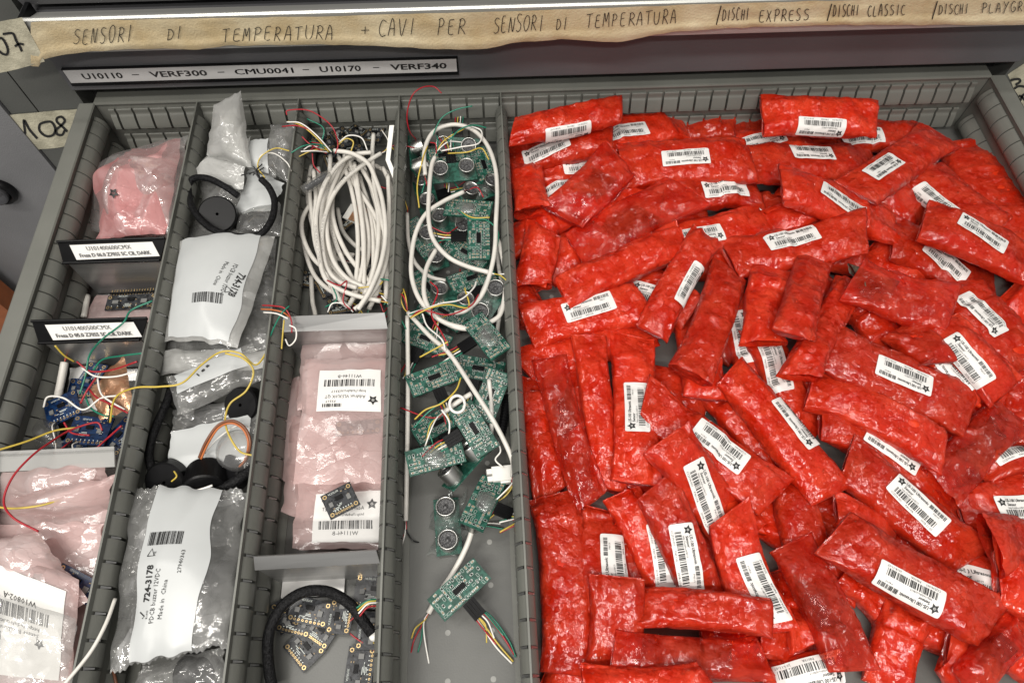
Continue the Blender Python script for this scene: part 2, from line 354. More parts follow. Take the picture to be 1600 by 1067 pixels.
# hand lettering: strokes on a 0..1 x 0..1.0 grid
HW = {'S': [[(.85, .95), (.45, 1), (.2, .8), (.4, .58), (.8, .4), (.75, .12), (.4, 0), (.1, .08)]],
 'E': [[(.8, .95), (.3, .9), (.2, .5), (.2, .1), (.5, 0), (.85, .05)], [(.25, .52), (.7, .56)]],
 'N': [[(.1, 0), (.25, .95), (.35, .8), (.7, .05), (.9, 1)]],
 'O': [[(.5, 1), (.2, .8), (.1, .4), (.35, 0), (.7, .1), (.9, .5), (.8, .9), (.5, 1)]],
 'R': [[(.15, 0), (.3, .95)], [(.15, .9), (.5, 1), (.8, .8), (.65, .55), (.3, .48), (.55, .3), (.9, 0)]],
 'I': [[(.45, 0), (.55, 1)]],
 'D': [[(.15, 0), (.25, .95)], [(.1, .92), (.6, .9), (.9, .55), (.7, .15), (.15, 0)]],
 'T': [[(.05, .92), (.95, 1)], [(.5, .95), (.45, 0)]],
 'M': [[(.05, 0), (.22, .95), (.45, .35), (.75, 1), (.92, 0)]],
 'P': [[(.2, 0), (.3, .95)], [(.15, .9), (.55, 1), (.85, .8), (.7, .55), (.3, .48)]],
 'A': [[(.05, 0), (.35, .85), (.55, .98), (.75, .6), (.85, 0)], [(.2, .4), (.85, .42)]],
 'U': [[(.1, 1), (.12, .3), (.4, 0), (.75, .2), (.88, 1)]],
 'C': [[(.9, .9), (.5, 1), (.2, .7), (.15, .3), (.45, 0), (.9, .08)]],
 'V': [[(.05, 1), (.45, 0), (.9, 1)]],
 'X': [[(.1, 1), (.85, 0)], [(.85, .95), (.1, .05)]],
 'H': [[(.15, 0), (.25, 1)], [(.75, 0), (.85, 1)], [(.2, .5), (.8, .52)]],
 'L': [[(.25, 1), (.15, .05), (.85, .02)]],
 'Y': [[(.1, 1), (.45, .55)], [(.95, 1), (.4, .3), (.15, -.15)]],
 'G': [[(.85, .9), (.5, 1), (.15, .6), (.2, .15), (.55, 0), (.85, .2), (.85, .45), (.5, .45)]],
 '+': [[(.1, .5), (.9, .55)], [(.5, .1), (.52, .95)]],
 '/': [[(.1, -.25), (.8, 1.15)]],
 '0': [[(.5, 1), (.15, .75), (.1, .35), (.4, 0), (.75, .15), (.88, .6), (.7, .95), (.5, 1)]],
 '7': [[(.05, .85), (.3, .95), (.85, 1), (.6, .5), (.5, 0)], [(.3, .42), (.9, .5)]],
 '1': [[(.1, .6), (.5, 1), (.55, 0)]],
 '8': [[(.5, .52), (.2, .8), (.5, 1), (.8, .8), (.25, .25), (.45, 0), (.85, .15), (.5, .52)]]}
def ribbon(d, pts, w, n=6):
    P = spline([(p[0], p[1], 0) for p in pts], n); vs = []
    for i in range(len(P)):
        t = P[min(i + 1, len(P) - 1)] - P[max(i - 1, 0)]; t = t / (np.linalg.norm(t) + 1e-9)
        nn = np.array([-t[1], t[0]]) * w / 2
        vs += [tuple(P[i][:2] + nn), tuple(P[i][:2] - nn)]
    d.poly(vs, [(2 * i, 2 * i + 1, 2 * i + 3, 2 * i + 2) for i in range(len(P) - 1)])
def handwrite(d, s, x0, x1, y, h, w=0.5, seed=3, slant=0.08, y1=None):
    r = random.Random(seed); n = len(s); cw = (x1 - x0) / n
    for i, ch in enumerate(s):
        if ch == ' ': continue
        yy = y + ((y1 - y) * i / max(1, n - 1) if y1 is not None else 0) + r.uniform(-.04, .04) * h
        sx = cw * r.uniform(.72, .9); sy = h * r.uniform(.88, 1.08)
        for st in HW[ch]:
            ribbon(d, [(x0 + i * cw + px * sx + slant * py * sy + r.uniform(-.02, .02) * cw, yy + py * sy) for px, py in st], w)
# ------------------------------------------------------------------ drawer
E = 0.017; YF = -0.625; W = 54 * E; H = 0.070
def rib_row(prof, ks, M=None, off=0.0, lo=None, hi=None, slot_glint=False, gap=.0012):
    """row of slotted rib pieces, prof = (out, z) pairs, swept along the wall"""
    mb = MB(); cut = prof
    q = spline([(p[0], p[1], 0) for p in prof], 4); prof = [(p[0], p[1]) for p in q]
    for k in ks:
        if slot_glint and (lo is None or k * E + off > lo) and (hi is None or k * E + off < hi):
            z0 = cut[1][1]; c = k * E + off
            mb.add([M @ Vector((c - .0010, -.0008, z0 - .0005)), M @ Vector((c + .0010, -.0008, z0 - .0005)), M @ Vector((c + .0006, -.0052, z0 - .0062)), M @ Vector((c - .0004, -.0052, z0 - .0062))], [(0, 1, 2, 3)], 1)  # added pale metal wedge imitating the light crescent at the slot edge
        a, b = k * E + gap + off, (k + 1) * E - gap + off
        if lo is not None: a = max(a, lo)
        if hi is not None: b = min(b, hi)
        if b - a > 0.002: mb.prism_x([(-o, z) for o, z in prof], a, b, M=M)
    return mb
WALL1 = [(-.0008, .0625), (.0018, .0625), (.0022, .0575), (.0040, .0545), (.0068, .0475), (.0078, .0435), (.0070, .0420), (-.0008, .0405)]
WALL2 = [(-.0008, .0290), (.0018, .0290), (.0022, .0240), (.0040, .0210), (.0068, .0135), (.0078, .0095), (.0070, .0080), (-.0008, .0065)]
DIV1 = [(-.0002, .0640), (.0022, .0615), (.0046, .0570), (.0055, .0520), (.0050, .0470), (.0028, .0435), (-.0002, .0425)]
DIV2 = [(-.0002, .0300), (.0022, .0275), (.0046, .0230), (.0055, .0180), (.0050, .0130), (.0028, .0095), (-.0002, .0085)]

dr = thing('storage_drawer', 'open grey steel drawer with slotted walls, pulled out and full of packets', 'drawer')
mb = MB(); mb.box(-.001, W + .001, YF, .001, -.0015, 0);
for i in range(0, 5):
    for j in range(0, 18):
        for x0 in (.3172, ):
            mb.cyl((x0 + i * .0333 - 0.0005, -.009 - j * .0328), .0021, .0001, .0004, 14, 1)
mb.build('drawer_floor', [M['floor'], M['hole']], dr)
mb = MB()
mb.prism_x([(.0185, .050), (.0185, .0700), (.001, .0704), (-.0005, .0700), (-.0010, .0688), (-.0005, .0672), (.0008, .0665), (.0008, 0), (.004, 0), (.004, .05)], -.001, W + .001)
bw = mb.build('back_wall', M['steel'], dr)
rib_row(WALL1, range(0, 54), lo=.010, hi=W - .010).build('wall_rib', M['steel'], bw)
rib_row(WALL2, range(0, 54), lo=.010, hi=W - .010).build('wall_rib', M['steel'], bw)
for sgn in (-1, 1):
    mb = MB()
    # profile (x, z) swept along y: local x of prism -> world y
    R = Matrix(((0, sgn * -1, 0, 0 if sgn < 0 else W), (1, 0, 0, 0), (0, 0, 1, 0), (0, 0, 0, 1)))
    # prism y<0 = into the drawer ; world x = -sgn*... mapped below
    pr = [(.0010, 0), (.0010, .0640), (.0004, .0675), (-.0004, .0692), (.0006, .0704), (.0145, .0704), (.0163, .0690), (.0168, .0660), (.0168, 0)]
    if sgn < 0: Mx = Matrix(((0, -1, 0, 0), (1, 0, 0, 0), (0, 0, 1, 0), (0, 0, 0, 1)))
    else: Mx = Matrix(((0, 1, 0, W), (1, 0, 0, 0), (0, 0, 1, 0), (0, 0, 0, 1)))
    mb.prism_x(pr, YF, .0, M=Mx)
    sw = mb.build('side_wall', M['steel'], dr)
    if sgn < 0: sw.rotation_euler = (0, 0, .020)
    for prof in (DIV1, DIV2):
        rib_row([(o_ * 1.25, z_) for o_, z_ in prof], range(-36, 0), M=Mx, hi=-.012, gap=.0007).build('wall_rib', M['steel'], sw)

def divider(x, label, push=0.0):
    d = thing('drawer_divider', label, 'divider', (x, 0, 0), 'slotted dividers running front to back')
    d.rotation_euler = (0, 0, math.atan2(push, .53))
    mb = MB(); mb.box(-.0007, .0007, YF + .002, -.0010, .0008, .0692); mb.box(-.0095, .0095, YF + .002, -.012, .0002, .0010)
    p = mb.build('divider_panel', M['steel'], d)
    for s in (-1, 1):
        Mx = Matrix(((0, -s, 0, s * .0006), (1, 0, 0, 0), (0, 0, 1, 0), (0, 0, 0, 1)))
        for prof in (DIV1, DIV2):
            rib_row(prof, range(-37, 0), M=Mx, off=E / 2, hi=-.014, lo=YF + .003, slot_glint=True).build('divider_rib', [M['steel'], M['alu']], d)
    return d
divider(6 * E, 'grey slotted divider between the pink bag lane and the buzzer bag lane', .0135)
divider(12 * E, 'grey slotted divider between the buzzer bags and the white cable hank', .0085)
divider(18 * E, 'grey slotted divider between the white cable hank and the green boards', .0050)
divider(24 * E + .0010, 'grey slotted divider between the green boards and the red packets')

# ------------------------------------------------------------------ cabinet round the drawer
cab = thing('storage_cabinet', 'dark grey steel cabinet frame standing behind the pulled out drawer', 'cabinet', (0, .004, 0))
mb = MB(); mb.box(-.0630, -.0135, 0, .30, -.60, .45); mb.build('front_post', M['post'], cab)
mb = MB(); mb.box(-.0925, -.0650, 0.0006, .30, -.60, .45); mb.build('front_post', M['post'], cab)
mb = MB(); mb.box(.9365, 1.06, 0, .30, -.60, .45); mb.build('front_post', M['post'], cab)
mb = MB(); mb.box(-.0128, .9358, .022, .030, -.2, .45); mb.build('gap_shade_sheet', M['dark_void'], cab)  # added near-black sheet; its colour stands in for the shade inside the cabinet
lk = thing('steel_locker', 'lighter grey steel locker with a round pull, left of the cabinet post', 'locker', (-.30, 0, 0))
mb = MB(); mb.box(-.30, .2055, 0.002, .30, -.60, .40); mb.build('locker_front', M['locker'], lk)
mb = MB(); Mk = Matrix.Translation((.128, .0015, -.050)) @ Matrix.Rotation(math.pi / 2, 4, 'X') @ Matrix.Scale(1.15, 4)
mb.lathe([(.0155, 0), (.0165, .004), (.0145, .008), (.0115, .0075), (.0105, .003)], 32, 0, Mk, True)
ring = mb.build('pull_ring', M['black'], lk, smooth=True)
mb = MB(); mb.lathe([(.0098, .003), (.0100, .010), (.0085, .014), (.0045, .0165), (.001, .017)], 28, 0, Mk, True)
mb.build('knob', surface('dark_chrome', (.16, .16, .17), .22, metal=0.8), lk, smooth=True)
p = UY(2, 455, -.02)
mb = MB(); mb.box(-.06, .0, -.03, .0, -.12, .06)
ob = mb.build('painted_edge', M['rust'], None); ob.location = (p[0] + .006, -.012, p[2] + .035)
tag(ob, 'strip of orange brown panel edge beside the grey locker at far left', 'panel')

# closed drawers above
cd = thing('closed_drawer', 'closed grey drawer above with aluminium handle and long masking tape', 'drawer', (0, 0, 0))
mb = MB()
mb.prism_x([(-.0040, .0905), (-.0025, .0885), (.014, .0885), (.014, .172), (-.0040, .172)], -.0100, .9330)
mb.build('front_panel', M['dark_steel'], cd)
mb = MB()
mb.prism_x([(-.0045, .1740), (-.022, .1800), (-.0262, .1845), (-.0285, .1850), (-.0302, .1835), (-.0306, .1800), (-.0300, .1520), (-.0270, .1500), (-.0262, .1520), (-.0262, .1760), (-.0045, .1700)], .0075, .955)
mb.build('drawer_handle', M['lip'], cd, smooth=False)
mb = MB(); mb.box(.0030, .0068, -.029, -.0045, .150, .184); mb.build('handle_cap', M['black'], cd)
cd2 = thing('closed_drawer', 'lower edge of the next closed drawer front along the top of the photo', 'drawer', (0, 0, 0))
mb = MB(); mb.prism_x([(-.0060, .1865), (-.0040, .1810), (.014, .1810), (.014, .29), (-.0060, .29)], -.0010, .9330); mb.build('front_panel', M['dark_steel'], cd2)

def art_yplane(decal, y, name, mat, parent):
    """decal drawn in photo-plane units and stood on the upright plane y"""
    mb = MB(); mb.add([UY(v[0], -v[1], y) for v in decal.v], decal.f); return mb.build(name, mat, parent)
lh = thing('label_holder', 'long narrow black label holder with printed strip on the drawer front', 'label holder', (-.004, -.0045, .1015))
x0, x1 = -.0048, .3685
mb = MB(); mb.box(x0 + .004, x1 + .004, -.0016, .0005, -.0042, .0150); mb.box(x0 + .004, x1 + .004, -.0026, -.0016, -.0042, -.0012); mb.box(x0 + .004, x1 + .004, -.0024, -.0016, .0140, .0150)
mb.build('holder_rail', M['black'], lh)
mb = MB(); mb.box(x0 + .0046, x1 + .0025, -.0019, -.0017, -.0010, .0138); pp = mb.build('label_strip', M['greypaper'], lh)
d = Decal()
for s, a, b in (('U10110', 120, 182), ('–', 200, 209), ('VERF300', 228, 318), ('–', 337, 346), ('CMU0041', 364, 455), ('–', 472, 481), ('U10170', 499, 563), ('–', 583, 592), ('VERF340', 610, 698)):
    xa = UY(a, 108, -.007)[0] - x0; xb = UY(b, 104, -.007)[0] - x0
    if s == '–': d.rect(xa, .0060, xb - xa, .0009)
    else:
        for k_ in ((0, .0003, .0006) if 'M' in s else (0,)): d.text(s, xa + k_, .0032, .0062, xb - xa, bold=True)
mb = MB(); mb.add([(v[0] + x0 + .004, -.00205, v[1]) for v in d.v], d.f); mb.build('lettering', M['ink'], pp)

# long masking tape with handwriting on the handle
bot = [(62, 104), (66, 94), (100, 86), (150, 80), (250, 76), (310, 78), (350, 72), (500, 70), (600, 73), (700, 78), (760, 77), (800, 67.5), (875, 62), (965, 67), (1000, 60), (1050, 50), (1150, 44), (1300, 40), (1640, 39)]
top = [(40, 36), (70, 33), (200, 31.5), (460, 27), (800, 18.5), (1050, 9), (1640, -9)]
ix = np.linspace(48, 1640, 260)
yb = np.interp(ix, [b[0] for b in bot], [b[1] for b in bot]) + 1.0 * vnoise(ix * .05, 3.3); yt = np.interp(ix, [b[0] for b in top], [b[1] for b in top]) + .8 * vnoise(ix * .03, 7.7)
nv = 12; mb = MB(); vs = []
for i, x in enumerate(ix):
    for j in range(nv):
        t = j / (nv - 1)
        wob = .0006 * vnoise(x * .02, t * 3, 2.2) + .0004 * float(ridged(x * .05, t * 5, 6.1)); y = -.0316 - max(0, wob) - (.0012 * math.sin((t - .7) / .3 * math.pi) if t > .7 else 0) - .0004
        vs.append(UY(x, yt[i] + (yb[i] - yt[i]) * t, y))
mb.add(vs, [(i * nv + j, (i + 1) * nv + j, (i + 1) * nv + j + 1, i * nv + j + 1) for i in range(len(ix) - 1) for j in range(nv - 1)])
TAPE_MB = mb
TAPE_LAB = ('long tan masking tape strip with Italian handwriting along the drawer handle', 'tape')
d = Decal()
for i, (s, a, b, base, h, b1) in enumerate((('SENSORI', 113, 210, 70, 25, 66), ('DI', 260, 287, 63, 19, 62), ('TEMPERATURA', 346, 524, 66, 22, 62), ('+', 562, 580, 55, 13, 55), ('CAVI', 590, 652, 58, 26, 55), ('PER', 682, 730, 55, 26, 53), ('SENSORI', 770, 852, 52, 26, 48), ('DI', 868, 889, 47, 19, 46), ('TEMPERATURA', 915, 1060, 44, 22, 37),
        ('/', 1119, 1128, 34, 20, 34), ('DISCHI', 1128, 1172, 33, 18, 31), ('EXPRESS', 1185, 1266, 35, 19, 32), ('/', 1292, 1301, 28, 19, 28), ('DISCHI', 1301, 1344, 27, 18, 25), ('CLASSIC', 1355, 1416, 26, 17, 24), ('/', 1456, 1466, 26, 19, 26), ('DISCHI', 1466, 1515, 23, 16, 22), ('PLAYGRO', 1533, 1612, 21, 16, 18))):
    handwrite(d, s, a, b, -base, h, 1.15 if s != '/' else 1.7, seed=i + 2, y1=-b1)
mb = TAPE_MB; mb.add([UY(v[0], -v[1], -.0335) for v in d.v], d.f, 1)
tag(mb.build('masking_tape', [M['tape'], M['ink']], None, smooth=True), *TAPE_LAB)

def wall_tape(quad, y, label, digits, name='tape_label'):
    q = np.array(quad, float); n = 10; vs = []
    for j in range(n + 1):
        for i in range(n + 1):
            u, v = i / n, j / n
            p = (q[0] * (1 - u) + q[1] * u) * (1 - v) + (q[3] * (1 - u) + q[2] * u) * v
            p = p + 1.0 * np.array([vnoise(u * 6, v * 6, 1.5), vnoise(u * 6, v * 6, 8.5)])
            vs.append(UY(p[0], p[1], y - .0003 - .0004 * abs(float(vnoise(u * 4, v * 4, 3.1)))))
    mb = MB(); mb.add(vs, [(j * (n + 1) + i, j * (n + 1) + i + 1, (j + 1) * (n + 1) + i + 1, (j + 1) * (n + 1) + i) for j in range(n) for i in range(n)])
    d = Decal()
    for st in digits: ribbon(d, [(x, -yy) for x, yy in st], 3.6)
    mb.add([UY(v[0], -v[1], y - .0011) for v in d.v], d.f, 1)
    o = mb.build(name, [M['oldtape'], M['ink']], None, smooth=True); return tag(o, label, 'tape label', 'masking tape number labels on the cabinet')
wall_tape([(-26, 40), (34, 27), (70, 97), (-16, 118)], -.0325, 'greyed masking tape numbered 07 on the post beside the drawer handle',
    [[(-8, 66), (2, 60), (11, 74), (11, 85), (3, 84), (-8, 74)], [(4, 54), (10, 53), (20, 53), (25, 64), (31, 74), (34, 81)], [(23, 73), (30, 69), (37, 70)]])
wall_tape([(15, 180), (132, 169), (112, 228), (57, 234)], .0040, 'masking tape numbered 108 on the post beside the open drawer wall',
    [[(x - 8, y_) for x, y_ in st] for st in [[(42, 208), (47, 209), (45, 188), (54, 203), (66, 217)], [(78, 191), (70, 195), (70, 205), (80, 213), (91, 211), (94, 201), (88, 191), (78, 191)], [(113, 206), (105, 198), (97, 191), (97, 185), (104, 183), (109, 189), (104, 196), (96, 203), (97, 210), (105, 211), (109, 204)]]])
wall_tape([(1574, 117), (1622, 86), (1640, 190), (1606, 180)], .0040, 'torn masking tape with black marker strokes on the right cabinet post',
    [[(1580, 127), (1582, 125), (1592, 124), (1594, 128), (1587, 133)], [(1585, 139), (1592, 135), (1602, 136)], [(1592, 150), (1597, 152), (1604, 160)], [(1594, 158), (1598, 150), (1604, 146)]])
# ------------------------------------------------------------------ red packets
class Packet:
    """flattened film tube resting along a bent centre line"""
    def __init__(s, A, B, w, t, seed, ends=(0, 0), zc=None):
        s.A, s.B, s.w, s.t, s.seed = np.array(A, float), np.array(B, float), w, t, seed
        d = s.B - s.A; d[2] = 0; s.L = float(np.linalg.norm(s.B[:2] - s.A[:2])); s.d = d / np.linalg.norm(d); s.n = np.array([-s.d[1], s.d[0], 0])
        s.ends = ends; s.zc = zc or (lambda u: np.interp(u, [0, 1], [s.A[2], s.B[2]]))
        r = random.Random(seed); s.bow = r.uniform(-.004, .004); s.roll = r.uniform(-.12, .12); s.o = r.uniform(0, 40)
        s.flare = [r.uniform(.03, .15), r.uniform(.03, .15)]; s.skew = [r.uniform(-.008, .008), r.uniform(-.008, .008)]
        th = np.linspace(0, 2 * np.pi, 400); x, z = s.section(th, np.full_like(th, .5), flat=True)
        arc = np.concatenate([[0], np.cumsum(np.hypot(np.diff(x), np.diff(z)))])
        s.th_tab, s.arc_tab = th, arc - np.interp(np.pi / 2, th, arc); s.per = arc[-1]
    def thick(s, u):
        e0, e1 = s.ends      # 0 = pressed flat, 1 = gaping mouth
        f = lambda q, e: np.clip(q / .24, 0, 1) ** .7 * (1 - (.11 + .5 * e)) + (.11 + .5 * e)
        return s.t * np.minimum(f(u, e0), f(1 - u, e1)) * (1 + .12 * vnoise(u * 3, s.o, 1.7))
    def section(s, th, u, flat=False):
        c, si = np.cos(th), np.sin(th)
        ww = s.w / 2 * (1 + s.flare[0] * np.clip(1 - u / .2, 0, 1) + s.flare[1] * np.clip(1 - (1 - u) / .2, 0, 1))
        if not flat: ww = ww * (1 + .05 * vnoise(u * 4, s.o + 9, 4.4))
        x = ww * np.sign(c) * np.abs(c) ** .72
        z = (s.t if flat else s.thick(u)) / 2 * np.sign(si) * np.abs(si) ** .82
        return x, z
    def pos(s, u, th, disp=True, off=0.0, mask=None):
        u = np.asarray(u, float); th = np.asarray(th, float)
        x, z = s.section(th, u)
        if disp:
            S = u * s.L; Q = np.interp(np.mod(th, 2 * np.pi), s.th_tab, s.arc_tab)
            p = .0105
            i = np.round(Q / (p * .866)); ss = S / p + .5 * np.mod(i, 2); j = np.round(ss)
            rr = np.hypot((ss - j) * p, Q - i * p * .866) / .0047
            bub = np.clip(1 - rr ** 2, 0, 1) ** .7 * .0007 * (.5 + .5 * vnoise(S * 60, Q * 60, s.o))
            per = np.pi * 2; cx, cy = np.cos(th), np.sin(th)
            wr = .0024 * ridged(S * 24 + s.o, cx * 1.3 + S * 9, cy * 1.2 + s.o + 3) * np.clip(np.abs(u - .5) * 2.2, .35, 1) + .0012 * ridged(S * 55 + s.o, cx * 1.9 + 3 + Q * 18, cy * 1.6 + s.o) + .0009 * ridged(S * 120 + Q * 60, cx * 3.1 - S * 30, cy * 3 + s.o + 5) + .0016 * vnoise(S * 26, cx * 1.2 + s.o, cy * 1.2)
            g = bub + wr
            if mask is not None: g = g * mask
            e = np.hypot(cx, cy); x = x + g * cx * .35; z = z + g * np.sign(cy) * np.abs(cy) ** .5
        z = z + off * np.sign(np.sin(th)) * np.clip(np.abs(np.sin(th)) * 1.6, 0, 1); x = x + off * np.cos(th)
        cr, sr = math.cos(s.roll), math.sin(s.roll)
        x, z = x * cr - z * sr, x * sr + z * cr
        sk = s.skew[0] * np.clip(1 - u / .15, 0, 1) - s.skew[1] * np.clip(1 - (1 - u) / .15, 0, 1)
        base = s.A[None] + (u * s.L + sk * x / s.w * 2)[:, None] * s.d[None] + (x + s.bow * np.sin(np.pi * u))[:, None] * s.n[None]
        base[:, 2] = s.zc(u) + z
        return base
    def build(s, name, mat, parent, nu=None, nv=46, maskfn=None):
        nu = nu or max(30, int(s.L / .0019)); nv = nv
        uu = np.linspace(0, 1, nu); tt = np.linspace(0, 2 * np.pi, nv, endpoint=False)
        Ug, Tg = np.meshgrid(uu, tt, indexing='ij'); u, th = Ug.ravel(), Tg.ravel()
        mask = maskfn(u, th) if maskfn else None
        P = s.pos(u, th, mask=mask)
        f = [(i * nv + j, i * nv + (j + 1) % nv, (i + 1) * nv + (j + 1) % nv, (i + 1) * nv + j) for i in range(nu - 1) for j in range(nv)]
        Q = np.interp(th, s.th_tab, s.arc_tab)
        mb = MB(); mb.v = [tuple(p) for p in P]; mb.f = f; uv = np.column_stack([u * s.L, Q])
        # ends: film pressed together (a flat lid) unless it gapes
        for e, row in ((s.ends[0], 0), (s.ends[1], nu - 1)):
            if e < .3:
                mb.f.append(tuple(range(row * nv, row * nv + nv)))
        mb.m = [0] * len(mb.f)
        return mb.build(name, mat, parent, smooth=True, uv=uv)

def sticker_art():
    d = Decal(); W_, H_ = 47., 18.6
    d.star(5.0, 13.6, 3.5)
    d.text('US-100 Ultrasonic', 8.6, 13.9, 2.2, 20, bold=True); d.text('Sensor', 9, 11.0, 2.0, 8, bold=True); d.text('http://adafru.it/4019', 8.6, 8.8, 1.45, 15)
    d.bars(30, 13.4, 14.5, 3.1, 7, 22); d.text('P4019', 35, 11.3, 1.4, 5)
    d.bars(5.5, 3.4, 36, 4.8, 3, 34)
    d.text('C12594-001', 4.0, 1.1, 1.5, 10); d.text('P4019A', 18, 1.1, 1.5, 7); d.text('2018-11-07', 32, 1.1, 1.5, 10)
    return d, W_, H_
ART, AW, AH = sticker_art()
ART_V = np.array([(a, b) for a, b in ART.v])
def sticker(pk, uc, qc, flip, parent, tilt=0.0, label=None):
    """printed sticker bent over the packet; uc = centre along, qc = arc offset from the crown"""
    n1, n2 = 30, 14
    gx, gy = np.meshgrid(np.linspace(0, AW, n1), np.linspace(0, AH, n2)); rad = 1.6
    gx = gx.ravel(); gy = gy.ravel()
    # rounded corners
    ax = np.abs(gx - AW / 2); ay = np.abs(gy - AH / 2)
    k = (ax > AW / 2 - .1) & (ay > AH / 2 - .1); gx = np.where(k, AW / 2 + (gx - AW / 2) * .985, gx); gy = np.where(k, AH / 2 + (gy - AH / 2) * .96, gy)
    def place(X, Y, off):
        x = (X - AW / 2) * .001; y = (Y - AH / 2) * .001
        c, s_ = math.cos(tilt), math.sin(tilt); x, y = x * c - y * s_, x * s_ + y * c
        if flip: x, y = -x, -y
        u = uc + x / pk.L; q = qc - y      # arc runs from +n side over the crown
        th = np.interp(q, pk.arc_tab, pk.th_tab)
        return pk.pos(u, th, off=off, mask=np.full(len(u), .35))
    mb = MB(); mb.add(place(gx, gy, .0012), [(j * n1 + i, j * n1 + i + 1, (j + 1) * n1 + i + 1, (j + 1) * n1 + i) for j in range(n2 - 1) for i in range(n1 - 1)], 0)
    mb.add(place(ART_V[:, 0], ART_V[:, 1], .00145), ART.f, 1)
    o = mb.build('sticker', [M['paper'], M['ink']], parent, smooth=True)
    return o

